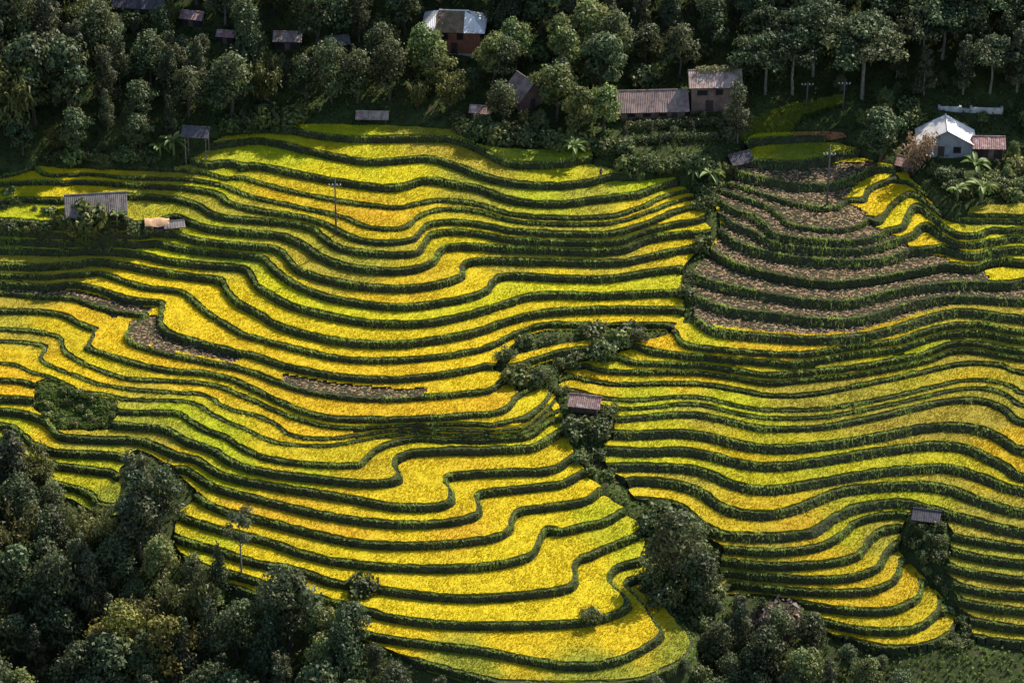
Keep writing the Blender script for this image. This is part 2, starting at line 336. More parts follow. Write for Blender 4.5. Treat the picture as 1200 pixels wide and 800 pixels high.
# ------------------------------------------------------------------ materials
MATS = {}
def mat(name, base=(.5, .5, .5), rough=.8, attr=None, noise=None, transl=0., rand=0., spec=.2, bump=None):
    if name in MATS: return MATS[name]
    m = bpy.data.materials.new(name)
    m.use_nodes = True
    nt = m.node_tree; n = nt.nodes; lk = nt.links
    b = n["Principled BSDF"]
    b.inputs["Roughness"].default_value = rough
    b.inputs["Specular IOR Level"].default_value = spec
    cur = None
    if attr:
        a = n.new("ShaderNodeAttribute"); a.attribute_name = attr
        cur = a.outputs["Color"]
    else:
        r = n.new("ShaderNodeRGB"); r.outputs[0].default_value = (*base, 1)
        cur = r.outputs[0]
    if noise:
        for (sc, c2, lo, hi) in noise:
            tc = n.new("ShaderNodeTexCoord")
            t = n.new("ShaderNodeTexNoise"); t.inputs["Scale"].default_value = sc; t.inputs["Detail"].default_value = 5
            lk.new(tc.outputs["Object"], t.inputs["Vector"])
            mr = n.new("ShaderNodeMapRange"); mr.inputs[1].default_value = lo; mr.inputs[2].default_value = hi
            lk.new(t.outputs["Fac"], mr.inputs[0])
            mx = n.new("ShaderNodeMix"); mx.data_type = 'RGBA'
            lk.new(mr.outputs[0], mx.inputs["Factor"]); lk.new(cur, mx.inputs["A"]); mx.inputs["B"].default_value = (*c2, 1)
            cur = mx.outputs["Result"]
    if rand:
        oi = n.new("ShaderNodeObjectInfo")
        hs = n.new("ShaderNodeHueSaturation")
        mr = n.new("ShaderNodeMapRange"); mr.inputs[3].default_value = 1 - rand; mr.inputs[4].default_value = 1 + rand
        lk.new(oi.outputs["Random"], mr.inputs[0]); lk.new(mr.outputs[0], hs.inputs["Value"])
        mh = n.new("ShaderNodeMath"); mh.operation = 'MULTIPLY'; mh.inputs[1].default_value = 7.31
        mf = n.new("ShaderNodeMath"); mf.operation = 'FRACT'
        lk.new(oi.outputs["Random"], mh.inputs[0]); lk.new(mh.outputs[0], mf.inputs[0])
        mr2 = n.new("ShaderNodeMapRange"); mr2.inputs[3].default_value = .462; mr2.inputs[4].default_value = .502
        lk.new(mf.outputs[0], mr2.inputs[0]); lk.new(mr2.outputs[0], hs.inputs["Hue"])
        lk.new(cur, hs.inputs["Color"])
        cur = hs.outputs[0]
    lk.new(cur, b.inputs["Base Color"])
    if bump:
        tc = n.new("ShaderNodeTexCoord")
        t = n.new("ShaderNodeTexNoise"); t.inputs["Scale"].default_value = bump[0]; t.inputs["Detail"].default_value = 6
        lk.new(tc.outputs["Object"], t.inputs["Vector"])
        bp = n.new("ShaderNodeBump"); bp.inputs["Strength"].default_value = bump[1]; bp.inputs["Distance"].default_value = .3
        lk.new(t.outputs["Fac"], bp.inputs["Height"]); lk.new(bp.outputs[0], b.inputs["Normal"])
    if transl:
        tr = n.new("ShaderNodeBsdfTranslucent")
        lk.new(cur, tr.inputs["Color"])
        mx = n.new("ShaderNodeMixShader"); mx.inputs[0].default_value = transl
        lk.new(b.outputs[0], mx.inputs[1]); lk.new(tr.outputs[0], mx.inputs[2])
        lk.new(mx.outputs[0], n["Material Output"].inputs["Surface"])
    MATS[name] = m
    return m

mat("rice", attr="Col", rough=.75, transl=.25, spec=.1)
mat("grass", attr="Col", rough=.75, transl=.4, spec=.1)
mat("bank", (.032, .036, .024), rough=.95, noise=[(1.1, (.055, .062, .026), .35, .7), (.35, (.05, .04, .026), .5, .75)], spec=.05, bump=(2.5, .8))
mat("soil", (.10, .075, .045), rough=.95, noise=[(.8, (.16, .11, .065), .4, .7)], spec=.05)
mat("hill_ground", (.03, .04, .014), rough=.95, noise=[(.25, (.05, .065, .02), .4, .65), (.6, (.05, .036, .022), .55, .75)], spec=.05, bump=(1.5, .8))
mat("straw", attr="Col", rough=.85, transl=.15, spec=.1)
mat("leaf", attr="Col", rough=.55, transl=.28, rand=.28, spec=.25)
mat("bark", (.09, .075, .06), rough=.9, noise=[(3, (.05, .04, .03), .4, .6)])
mat("pale_bark", (.20, .18, .15), rough=.9, noise=[(3, (.10, .09, .07), .4, .6)])
mat("red_bark", (.16, .055, .035), rough=.9)
mat("grey_sheet", (.15, .135, .125), rough=.9, noise=[(1.2, (.09, .075, .065), .4, .65), (.5, (.19, .17, .15), .5, .7)], rand=.12)
mat("white_sheet", (.62, .60, .56), rough=.5, noise=[(.9, (.42, .36, .30), .52, .75)], rand=.06, spec=.4)
mat("tan_sheet", (.34, .28, .23), rough=.8, noise=[(1.1, (.22, .15, .11), .42, .62)], rand=.12)
mat("thatch", (.23, .18, .145), rough=.95, noise=[(1.6, (.14, .11, .09), .4, .65), (.5, (.30, .23, .19), .5, .7)], rand=.10)
mat("rust_sheet", (.30, .19, .15), rough=.8, noise=[(1.5, (.45, .38, .35), .5, .62), (3, (.16, .08, .06), .5, .65)], rand=.12)
mat("purple_sheet", (.085, .075, .085), rough=.9, noise=[(1.2, (.05, .045, .05), .4, .65)], rand=.1)
mat("moss", (.17, .11, .075), rough=.95, noise=[(1.5, (.09, .08, .035), .45, .6)])
mat("brick_wall", (.27, .10, .06), rough=.9, noise=[(1.2, (.19, .08, .05), .4, .65)])
mat("plank", (.20, .14, .10), rough=.9, noise=[(1.0, (.13, .09, .065), .4, .65)], rand=.15)
mat("dark_plank", (.07, .055, .045), rough=.9, noise=[(1.0, (.04, .03, .025), .4, .65)], rand=.15)
mat("white_wall", (.55, .53, .50), rough=.85, noise=[(.8, (.40, .36, .32), .5, .7)])
mat("grey_wall", (.28, .28, .30), rough=.85, noise=[(.8, (.2, .2, .2), .5, .7)])
mat("shade_open", (.02, .018, .016), rough=.9)
mat("tan_tarp", (.48, .30, .16), rough=.8, noise=[(1.2, (.36, .20, .11), .45, .65)])
mat("concrete", (.36, .35, .33), rough=.9)
mat("iron", (.08, .08, .08), rough=.6)
mat("clay_soil", (.28, .105, .05), rough=.95, noise=[(.8, (.20, .08, .04), .4, .65)])
mat("cloth_dark", (.03, .03, .05), rough=.9)
mat("skin", (.35, .20, .13), rough=.6)

# ------------------------------------------------------------------ mesh helpers
def new_mesh(name, verts, faces, material, cols=None, smooth=False):
    """faces: (n,3) or (n,4) array or list of lists"""
    me = bpy.data.meshes.new(name)
    verts = np.asarray(verts, np.float32)
    if isinstance(faces, np.ndarray):
        k = faces.shape[1]; nf = len(faces)
        me.vertices.add(len(verts)); me.vertices.foreach_set("co", verts.ravel())
        me.loops.add(nf * k); me.loops.foreach_set("vertex_index", faces.astype(np.int32).ravel())
        me.polygons.add(nf)
        me.polygons.foreach_set("loop_start", np.arange(0, nf * k, k, dtype=np.int32))
        me.polygons.foreach_set("loop_total", np.full(nf, k, np.int32))
        me.update(calc_edges=True)
    else:
        me.from_pydata(verts.tolist(), [], faces)
        me.update()
    if cols is not None:
        a = me.color_attributes.new("Col", 'FLOAT_COLOR', 'POINT')
        c = np.ones((len(verts), 4), np.float32); c[:, :3] = cols
        a.data.foreach_set("color", c.ravel())
    if smooth:
        me.polygons.foreach_set("use_smooth", np.ones(len(me.polygons), bool))
    me.materials.append(MATS[material])
    return me

def link(name, me, parent=None, loc=(0, 0, 0), rot=(0, 0, 0), scale=None):
    o = bpy.data.objects.new(name, me)
    col.objects.link(o)
    o.location = loc; o.rotation_euler = rot
    if scale is not None: o.scale = scale if hasattr(scale, '__len__') else (scale,) * 3
    if parent is not None: o.parent = parent
    return o

def tag(o, label, cat=None, group=None, kind=None):
    if label: o["label"] = label
    if cat: o["category"] = cat
    if group: o["group"] = group
    if kind: o["kind"] = kind
    return o

class MB:
    """collects shapes for one mesh"""
    def __init__(s): s.v, s.f = [], []
    def add(s, v, f):
        o = len(s.v); s.v += [tuple(p) for p in v]; s.f += [[i + o for i in q] for q in f]; return s
    def box(s, x0, y0, z0, x1, y1, z1):
        return s.add([(x0, y0, z0), (x1, y0, z0), (x1, y1, z0), (x0, y1, z0), (x0, y0, z1), (x1, y0, z1), (x1, y1, z1), (x0, y1, z1)],
                     [(0, 3, 2, 1), (4, 5, 6, 7), (0, 1, 5, 4), (1, 2, 6, 5), (2, 3, 7, 6), (3, 0, 4, 7)])
    def slab(s, a, b, c, d, t):
        """thick quad a b c d (counter-clockwise seen from outside), thickness t inwards"""
        a, b, c, d = map(Vector, (a, b, c, d))
        n = (b - a).cross(d - a).normalized() * t
        p = [a - n, b - n, c - n, d - n, a, b, c, d]
        return s.add(p, [(0, 3, 2, 1), (4, 5, 6, 7), (0, 1, 5, 4), (1, 2, 6, 5), (2, 3, 7, 6), (3, 0, 4, 7)])
    def tube(s, pts, radii, n=6):
        pts = [Vector(p) for p in pts]
        rings = []
        for i, p in enumerate(pts):
            d = (pts[min(i + 1, len(pts) - 1)] - pts[max(i - 1, 0)]).normalized()
            a = d.orthogonal().normalized(); b = d.cross(a)
            rings.append([p + (a * math.cos(2 * math.pi * j / n) + b * math.sin(2 * math.pi * j / n)) * radii[i] for j in range(n)])
        v = [q for r_ in rings for q in r_]
        f = []
        for i in range(len(pts) - 1):
            for j in range(n):
                f.append((i * n + j, i * n + (j + 1) % n, (i + 1) * n + (j + 1) % n, (i + 1) * n + j))
        f.append(tuple(range(n))[::-1]); f.append(tuple((len(pts) - 1) * n + j for j in range(n)))
        return s.add(v, f)
    def mesh(s, name, material, smooth=False): return new_mesh(name, s.v, s.f, material, smooth=smooth)
    def build(s, name, material, parent=None, smooth=False, **kw): return link(name, s.mesh(name, material, smooth), parent, **kw)

# ------------------------------------------------------------------ the hillside sheet
ST = 2
hx, hy = gx[::ST], gy[::ST]
hz = HILL[::ST, ::ST]
HX, HY = np.meshgrid(hx, hy)
nxh, nyh = len(hx), len(hy)
ii = (np.arange(nyh - 1)[:, None] * nxh + np.arange(nxh - 1)[None, :]).ravel()
hq = np.stack([ii, ii + 1, ii + nxh + 1, ii + nxh], 1)
hillside = link("hillside", new_mesh("hillside", np.stack([HX.ravel(), HY.ravel(), hz.ravel()], 1), hq, "hill_ground", smooth=True))
tag(hillside, "terraced hillside falling from the forest into the gullies", kind="structure")

# ------------------------------------------------------------------ terraces cut from the level field
# attributes per triangle corner: 0 x, 1 y, 2 phi, 3 mask, 4 grad, 5 cell id
def cut(T, s):
    """keep the part of triangles T (n,3,A) where scalar s (n,3) >= 0; returns triangles and the cut edges (m,2,A)"""
    pos = s >= 0
    c = pos.sum(1)
    keep = [T[c == 3]]
    edges = []
    for need in (1, 2):
        idx = np.where(c == need)[0]
        if not len(idx): continue
        odd = np.argmax(pos[idx] == (need == 1), axis=1)
        r = np.arange(len(idx))
        a = T[idx, odd]; b = T[idx, (odd + 1) % 3]; d = T[idx, (odd + 2) % 3]
        sa = s[idx, odd]; sb = s[idx, (odd + 1) % 3]; sd = s[idx, (odd + 2) % 3]
        p = a + (b - a) * (sa / (sa - sb))[:, None]
        q = a + (d - a) * (sa / (sa - sd))[:, None]
        if need == 1:
            keep.append(np.stack([a, p, q], 1)); edges.append(np.stack([p, q], 1))
        else:
            keep.append(np.stack([p, b, d], 1)); keep.append(np.stack([p, d, q], 1)); edges.append(np.stack([q, p], 1))
    A = T.shape[2]
    return np.concatenate(keep), (np.concatenate(edges) if edges else np.zeros((0, 2, A)))

cells = np.argwhere((MASK[:-1, :-1] > .3) | (MASK[1:, 1:] > .3))
cy, cx = cells[:, 0], cells[:, 1]
def corner(j, i):
    return np.stack([gx[i], gy[j], PHI[j, i], MASK[j, i] - .5, GM[j, i], (cy * NX + cx).astype(float)], 1)
c00, c10, c11, c01 = corner(cy, cx), corner(cy, cx + 1), corner(cy + 1, cx + 1), corner(cy + 1, cx)
TRI = np.concatenate([np.stack([c00, c10, c11], 1), np.stack([c00, c11, c01], 1)])
TMIN, TMAX = TRI[:, :, 2].min(1), TRI[:, :, 2].max(1)

HARVEST = [
    [(868, 196), (1004, 192), (1032, 190), (1000, 222), (986, 236), (1016, 252), (1022, 264), (1062, 284), (1066, 294), (1108, 304), (1114, 313), (1150, 318), (1160, 330), (1190, 334), (1290, 338), (1290, 362), (1130, 357), (1075, 368), (1040, 380), (1000, 391), (950, 393), (900, 391), (840, 384), (800, 372), (800, 330), (835, 290), (850, 262), (838, 238), (846, 214)],
    [(150, 378), (172, 372), (190, 372), (192, 390), (240, 405), (290, 420), (270, 427), (190, 411), (158, 402), (146, 393)],
    [(330, 440), (400, 452), (470, 458), (498, 456), (498, 467), (400, 468), (330, 450)],
    [(0, 335), (80, 340), (180, 362), (170, 373), (130, 374), (80, 352), (0, 347)],
]
RC = {  # crop colours by ripeness (albedo)
    'gold': (.57, .42, .016), 'yel': (.60, .475, .014), 'lime': (.44, .43, .016), 'green': (.25, .285, .028), 'olive': (.37, .32, .035), 'orange': (.56, .375, .018),
}
CTRL = [(340, 165, 'lime'), (430, 180, 'lime'), (500, 155, 'olive'), (640, 182, 'green'), (760, 215, 'lime'), (930, 178, 'green'), (900, 160, 'lime'), (740, 190, 'green'),
        (650, 205, 'lime'), (680, 230, 'olive'), (560, 215, 'olive'), (400, 205, 'yel'), (470, 212, 'yel'), (430, 255, 'orange'), (450, 275, 'gold'), (450, 290, 'olive'), (400, 300, 'olive'), (330, 230, 'gold'), (300, 250, 'olive'), (250, 215, 'lime'),
        (220, 200, 'olive'), (60, 215, 'yel'), (120, 215, 'yel'), (150, 225, 'olive'), (240, 245, 'olive'), (60, 200, 'yel'), (30, 240, 'lime'), (230, 270, 'lime'), (250, 285, 'lime'), (250, 302, 'olive'), (100, 288, 'olive'), (30, 310, 'olive'), (200, 315, 'yel'), (200, 335, 'yel'), (150, 345, 'yel'),
        (250, 350, 'yel'), (320, 350, 'yel'), (400, 380, 'yel'), (450, 345, 'gold'), (480, 325, 'gold'), (420, 320, 'olive'), (540, 290, 'yel'), (560, 340, 'yel'), (650, 340, 'yel'), (700, 360, 'yel'), (700, 375, 'yel'), (600, 300, 'olive'), (650, 260, 'olive'), (700, 290, 'olive'), (760, 250, 'gold'), (800, 238, 'gold'), (800, 265, 'yel'), (650, 245, 'lime'),
        (470, 400, 'yel'), (470, 440, 'gold'), (550, 440, 'yel'), (470, 480, 'gold'), (580, 475, 'gold'), (650, 410, 'yel'), (620, 470, 'yel'), (630, 520, 'yel'), (420, 500, 'gold'), (350, 505, 'gold'), (200, 440, 'gold'), (250, 440, 'gold'), (130, 400, 'yel'), (100, 395, 'gold'), (60, 380, 'gold'), (30, 355, 'olive'), (30, 395, 'olive'),
        (90, 435, 'yel'), (20, 420, 'gold'), (20, 450, 'gold'), (40, 485, 'yel'), (15, 495, 'lime'), (100, 460, 'gold'), (180, 465, 'olive'), (200, 480, 'lime'), (180, 493, 'olive'), (190, 510, 'olive'), (60, 508, 'gold'), (90, 525, 'olive'), (90, 540, 'lime'), (100, 560, 'lime'), (130, 585, 'green'), (210, 540, 'gold'), (250, 515, 'lime'),
        (320, 530, 'gold'), (400, 530, 'gold'), (330, 545, 'orange'), (430, 555, 'orange'), (290, 555, 'lime'), (260, 550, 'lime'), (350, 565, 'lime'), (450, 580, 'yel'), (500, 570, 'yel'), (350, 585, 'orange'), (420, 600, 'gold'), (480, 605, 'yel'), (300, 598, 'orange'), (400, 622, 'orange'), (540, 625, 'orange'), (280, 615, 'gold'), (400, 645, 'yel'), (580, 640, 'yel'), (610, 620, 'yel'),
        (260, 637, 'lime'), (300, 650, 'yel'), (400, 675, 'yel'), (500, 685, 'yel'), (640, 680, 'yel'), (560, 690, 'yel'), (640, 610, 'yel'), (700, 600, 'lime'), (730, 635, 'lime'), (690, 660, 'yel'), (740, 665, 'lime'), (500, 712, 'yel'), (680, 712, 'yel'), (450, 735, 'yel'), (600, 755, 'yel'), (740, 745, 'yel'), (550, 775, 'green'), (700, 790, 'green'), (800, 760, 'green'),
        (600, 540, 'yel'), (650, 560, 'yel'), (560, 550, 'gold'), (620, 585, 'yel'), (690, 575, 'yel'),
        (1020, 218, 'gold'), (1045, 240, 'yel'), (1060, 255, 'yel'), (1090, 270, 'yel'), (1130, 295, 'yel'), (1170, 315, 'yel'), (1080, 285, 'gold'), (1130, 305, 'gold'), (1160, 255, 'olive'), (1170, 273, 'lime'), (1180, 290, 'lime'),
        (830, 395, 'lime'), (880, 408, 'gold'), (950, 408, 'gold'), (1030, 398, 'gold'), (1120, 378, 'olive'), (1180, 383, 'olive'), (780, 400, 'yel'), (770, 408, 'gold'), (720, 425, 'lime'), (740, 418, 'gold'), (850, 430, 'gold'), (950, 432, 'olive'), (1070, 412, 'lime'), (1160, 403, 'olive'), (700, 440, 'gold'), (800, 443, 'gold'), (950, 457, 'olive'), (1130, 422, 'olive'),
        (760, 462, 'lime'), (850, 468, 'lime'), (960, 474, 'olive'), (1140, 442, 'gold'), (820, 480, 'olive'), (1000, 485, 'olive'), (1150, 462, 'olive'), (780, 498, 'lime'), (900, 515, 'lime'), (1060, 495, 'olive'), (1160, 490, 'olive'), (1190, 515, 'gold'), (780, 520, 'lime'), (870, 535, 'yel'), (980, 528, 'lime'), (1100, 512, 'olive'), (1170, 530, 'gold'),
        (800, 540, 'yel'), (900, 565, 'yel'), (1000, 548, 'yel'), (1100, 540, 'yel'), (1170, 555, 'gold'), (800, 560, 'olive'), (900, 595, 'gold'), (1000, 565, 'olive'), (1100, 565, 'olive'), (780, 580, 'gold'), (860, 618, 'gold'), (930, 615, 'orange'), (1020, 580, 'lime'), (1080, 580, 'lime'), (1160, 600, 'olive'), (900, 640, 'olive'), (990, 625, 'lime'), (960, 650, 'gold'), (900, 668, 'olive'),
        (1030, 630, 'olive'), (1000, 665, 'gold'), (1040, 690, 'gold'), (1000, 685, 'gold'), (1050, 725, 'gold'), (1060, 745, 'gold'), (1160, 640, 'olive'), (1160, 665, 'olive'), (1160, 700, 'olive')]
CU = np.array([c[0] for c in CTRL], float); CV = np.array([c[1] for c in CTRL], float)
CC = np.array([np.array(RC[c[2]]) * (.84 if c[0] > 850 and c[1] > 390 else 1.) for c in CTRL])   # far slope dimmed: vignette darkening painted into the crop colour

def crop_colour(x, y, z, jit):
    u, v = proj(x, y, z)
    out = np.zeros((len(x), 3)); 
    for s in range(0, len(x), 20000):
        du = (u[s:s + 20000, None] - CU) / 1.6; dv = v[s:s + 20000, None] - CV
        w = 1 / (du * du + dv * dv + 30) ** 2.2
        out[s:s + 20000] = (w @ CC) / w.sum(1)[:, None]
    n = fnoise(x, y, 3.2, 5) * .5 + fnoise(x, y, .9, 6) * .5
    out *= (1 + .14 * n)[:, None]
    out[:, 0] *= 1 + jit[0]; out[:, 1] *= 1 + jit[1]
    return np.clip(out, 0.005, .8)

def extrude(E, ztop, drop, lean, rows, rough, lift=0.):
    """wall below cut edges E: returns verts, quads; outward = downhill direction of the level field"""
    n = len(E)
    P = E[:, :, :2].reshape(-1, 2)
    g = np.stack([bil(GX, P[:, 0], P[:, 1]), bil(GY, P[:, 0], P[:, 1])], 1)
    g /= np.maximum(np.linalg.norm(g, axis=1), 1e-6)[:, None]
    V = []
    for r_ in range(rows + 1):
        t = r_ / rows
        off = lean * t ** .8
        rr = rough * math.sin(math.pi * min(t * 1.05 + .12, 1)) * (fnoise(P[:, 0] + 3 * t, P[:, 1] + 5 * t, 1.1, 3) + .6 * fnoise(P[:, 0] + 7 * t, P[:, 1], .5, 4))
        q = P + g * (off + rr)[:, None] if np.ndim(off + rr) else P + g * off
        z = ztop + lift * (1 - t) - drop * t + (0.06 * fnoise(P[:, 0], P[:, 1], 1.4, 8) if r_ == 0 else 0)
        V.append(np.column_stack([q, np.broadcast_to(z, len(q))]))
    V = np.stack(V, 0)                        # rows+1, 2n, 3
    base = np.arange(n) * 2
    Q = []
    for r_ in range(rows):
        a = r_ * 2 * n + base
        Q.append(np.stack([a, a + 1, a + 2 * n + 1, a + 2 * n], 1))
    return V.reshape(-1, 3), np.concatenate(Q)

def tufts(P, h, w, lean, colr, blades, rs):
    """blades of grass or rice as thin triangles fanned out from each point"""
    n = len(P)
    if n == 0: return np.zeros((0, 3)), np.zeros((0, 3), int), np.zeros((0, 3))
    V = np.zeros((n, blades, 3, 3)); C = np.zeros((n, blades, 3, 3))
    a0 = rs.random(n) * 6.283
    for b in range(blades):
        a = a0 + b * 6.283 / blades + rs.normal(0, .5, n)
        d = np.stack([np.cos(a), np.sin(a)], 1)
        s = np.stack([-d[:, 1], d[:, 0]], 1)
        hh = h * rs.uniform(.6, 1.25, n); ll = lean * rs.uniform(.4, 1.3, n)
        V[:, b, 0, :2] = P[:, :2] - s * (w / 2); V[:, b, 1, :2] = P[:, :2] + s * (w / 2)
        V[:, b, 0, 2] = P[:, 2]; V[:, b, 1, 2] = P[:, 2]
        V[:, b, 2, :2] = P[:, :2] + d * ll[:, None]; V[:, b, 2, 2] = P[:, 2] + hh
        br = rs.uniform(.8, 1.2, n)[:, None]
        for c in range(3): C[:, b, c] = colr * br
    V = V.reshape(-1, 3)
    F = np.arange(len(V)).reshape(-1, 3)
    return V, F, np.clip(C.reshape(-1, 3), 0, .85)

def sample_tris(T, dens, rs):
    A = .5 * np.abs((T[:, 1, 0] - T[:, 0, 0]) * (T[:, 2, 1] - T[:, 0, 1]) - (T[:, 2, 0] - T[:, 0, 0]) * (T[:, 1, 1] - T[:, 0, 1]))
    n = rs.poisson(A * dens)
    idx = np.repeat(np.arange(len(T)), n)
    r1, r2 = rs.random(len(idx)), rs.random(len(idx))
    f = r1 + r2 > 1; r1[f] = 1 - r1[f]; r2[f] = 1 - r2[f]
    t = T[idx]
    return t[:, 0] + (t[:, 1] - t[:, 0]) * r1[:, None] + (t[:, 2] - t[:, 0]) * r2[:, None]

def components(cellids):
    s = set(int(c) for c in cellids)
    lab = {}
    n = 0
    for c in list(s):
        if c in lab: continue
        lab[c] = n; st = [c]
        while st:
            q = st.pop()
            for d_ in (-1, 1, -NX, NX, -NX - 1, -NX + 1, NX - 1, NX + 1):
                p = q + d_
                if p in s and p not in lab:
                    lab[p] = n; st.append(p)
        n += 1
    return lab, n

def join(parts):
    V, F, C = [], [], []; o = 0
    for v, f, c in parts:
        if len(v) == 0: continue
        if f.shape[1] == 4: f = np.concatenate([f[:, [0, 1, 2]], f[:, [0, 2, 3]]])
        V.append(v); F.append(f + o); C.append(c); o += len(v)
    if not V: return np.zeros((0, 3)), np.zeros((0, 3), int), np.zeros((0, 3))
    return np.concatenate(V), np.concatenate(F), np.concatenate(C)

tri_total = 0
def in_any(x, y, z, polys):
    u, v = proj(x, y, z); r_ = np.zeros(len(x), bool)
    for p in polys: r_ |= inpoly(u, v, p)
    return r_

rs = np.random.default_rng(11)
for k in range(1, 33):
    zk = float(zlev(k)); drop = dz[k]
    sel = (TMIN < k) & (TMAX > k - 1)
    T = TRI[sel]
    T, e_up = cut(T, T[:, :, 2] - (k - 1) - 1e-4)
    T, e_lip = cut(T, k - T[:, :, 2])
    T, e_end = cut(T, T[:, :, 3])
    if len(T) == 0: continue
    _, _ = 0, 0
    # the lip only where the fields are
    e_lip = e_lip[(e_lip[:, :, 3] > -.001).all(1)]
    lab, nc = components(T[:, 0, 5])
    tl = np.array([lab[int(c)] for c in T[:, 0, 5]])
    ll = np.array([lab.get(int(c), -1) for c in e_lip[:, 0, 5]]) if len(e_lip) else np.zeros(0)
    el = np.array([lab.get(int(c), -1) for c in e_end[:, 0, 5]]) if len(e_end) else np.zeros(0)
    for c in range(nc):
        Tc = T[tl == c]
        area = .5 * np.abs((Tc[:, 1, 0] - Tc[:, 0, 0]) * (Tc[:, 2, 1] - Tc[:, 0, 1]) - (Tc[:, 2, 0] - Tc[:, 0, 0]) * (Tc[:, 1, 1] - Tc[:, 0, 1])).sum()
        if area < 2.0: continue
        El = e_lip[ll == c]; Ee = e_end[el == c]
        uc, vc = proj(Tc[:, 0, 0].mean(), Tc[:, 0, 1].mean(), zk)
        slope = .3 if (12 < k < 18 or k > 25) else .8 if uc > 830 else (.5 if uc > 760 else .32)      # the far slope has long grassy banks
        # earth: tread and bank
        tv = np.column_stack([Tc[:, :, 0].ravel(), Tc[:, :, 1].ravel(), np.full(len(Tc) * 3, zk)])
        parts = [(tv, np.arange(len(tv)).reshape(-1, 3), np.zeros((len(tv), 3)))]
        if len(El):
            bv, bq = extrude(El, zk + .05, drop + .3, slope * drop, 4, .24, .03)
            parts.append((bv, bq, np.zeros((len(bv), 3))))
        if len(Ee):
            bv, bq = extrude(Ee, zk + .02, 1.3, .05, 2, .1)
            parts.append((bv, bq, np.zeros((len(bv), 3))))
        v, f, _ = join(parts)
        ter = link("terrace", new_mesh("terrace", v, f, "bank"), hillside)
        tri_total += len(f)
        # crop
        jit = (rs.normal(0, .045), rs.normal(0, .035))
        dl = (k - Tc[:, :, 2]) / Tc[:, :, 4] - .46 - .16 * fnoise(Tc[:, :, 0], Tc[:, :, 1], 1.3, 31) - .12 * fnoise(Tc[:, :, 0], Tc[:, :, 1], .6, 32)
        Tr, e1 = cut(Tc, dl)
        crops = []
        if len(Tr):
            du = (Tr[:, :, 2] - (k - 1)) / Tr[:, :, 4] - .05 - slope * dz[k - 1] * .8
            Tr, e2 = cut(Tr, du)
            Tr, e3 = cut(Tr, 1 / Tr[:, :, 4] - 1.25)          # no crop on mere slivers
            e2 = np.concatenate([e2, e3])
        if len(Tr):
            hv = in_any(Tr[:, 0, 0], Tr[:, 0, 1], np.full(len(Tr), zk), HARVEST)
            Rr, Hh = Tr[~hv], Tr[hv]
            hr = .24 + rs.uniform(-.03, .05)
            if len(Rr):
                x, y = Rr[:, :, 0].ravel(), Rr[:, :, 1].ravel()
                z = zk + hr + .05 * fnoise(x, y, .7, 9) + .05 * fnoise(x, y, 2.2, 10)
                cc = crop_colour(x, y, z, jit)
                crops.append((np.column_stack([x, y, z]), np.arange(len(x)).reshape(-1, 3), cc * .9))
                E = np.concatenate([e for e in (e1, e2) if len(e)]) if len(e1) + len(e2) else np.zeros((0, 2, 6))
                if len(E):
                    E = E[~in_any(E[:, 0, 0], E[:, 0, 1], np.full(len(E), zk), HARVEST)]
                if len(E):
                    a = E[:, 0, :2]; b = E[:, 1, :2]
                    za = zk + hr + .05 * fnoise(a[:, 0], a[:, 1], .7, 9) + .05 * fnoise(a[:, 0], a[:, 1], 2.2, 10)
                    zb = zk + hr + .05 * fnoise(b[:, 0], b[:, 1], .7, 9) + .05 * fnoise(b[:, 0], b[:, 1], 2.2, 10)
                    n = len(E)
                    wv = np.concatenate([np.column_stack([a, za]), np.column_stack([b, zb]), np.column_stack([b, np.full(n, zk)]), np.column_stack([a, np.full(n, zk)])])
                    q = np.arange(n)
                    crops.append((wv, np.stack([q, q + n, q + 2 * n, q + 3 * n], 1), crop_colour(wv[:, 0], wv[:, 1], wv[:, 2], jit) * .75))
                S = sample_tris(Rr, 19, rs)
                P = np.column_stack([S[:, 0], S[:, 1], np.full(len(S), zk + hr - .03)])
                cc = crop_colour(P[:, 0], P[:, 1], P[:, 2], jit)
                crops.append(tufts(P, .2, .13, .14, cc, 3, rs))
            if len(Hh):
                S = sample_tris(Hh, 16, rs)
                P = np.column_stack([S[:, 0], S[:, 1], np.full(len(S), zk)])
                cc = np.where(rs.random(len(P))[:, None] < .75, (.22, .145, .085), (.16, .17, .05)) * rs.uniform(.6, 1.15, (len(P), 1))
                st = tufts(P, .14, .12, .12, cc, 3, rs)
                # cut straw laid out in handfuls
                S2 = sample_tris(Hh, 4.0, rs)
                n = len(S2)
                a = rs.normal(.2, .7, n); l_ = rs.uniform(.15, .36, n); w_ = rs.uniform(.05, .10, n)
                dx, dy = np.cos(a) * l_, np.sin(a) * l_; ex, ey = -np.sin(a) * w_, np.cos(a) * w_
                zz = zk + rs.uniform(.10, .2, n)
                cs = np.array([(.36, .25, .14), (.30, .20, .12), (.21, .135, .085)])[rs.integers(0, 3, n)] * rs.uniform(.7, 1.15, (n, 1))
                hvv = np.stack([np.stack([S2[:, 0] - dx - ex * .5, S2[:, 1] - dy - ey * .5, zz - .08], 1), np.stack([S2[:, 0] + dx - ex, S2[:, 1] + dy - ey, zz - .07], 1),
                                np.stack([S2[:, 0] + dx + ex, S2[:, 1] + dy + ey, zz - .05], 1), np.stack([S2[:, 0] - dx + ex * .5, S2[:, 1] - dy + ey * .5, zz - .06], 1),
                                np.stack([S2[:, 0], S2[:, 1], zz + .07], 1)], 1).reshape(-1, 3)
                o = np.arange(n) * 5
                hf = np.concatenate([np.stack([o, o + 1, o + 4], 1), np.stack([o + 1, o + 2, o + 4], 1), np.stack([o + 2, o + 3, o + 4], 1), np.stack([o + 3, o, o + 4], 1)])
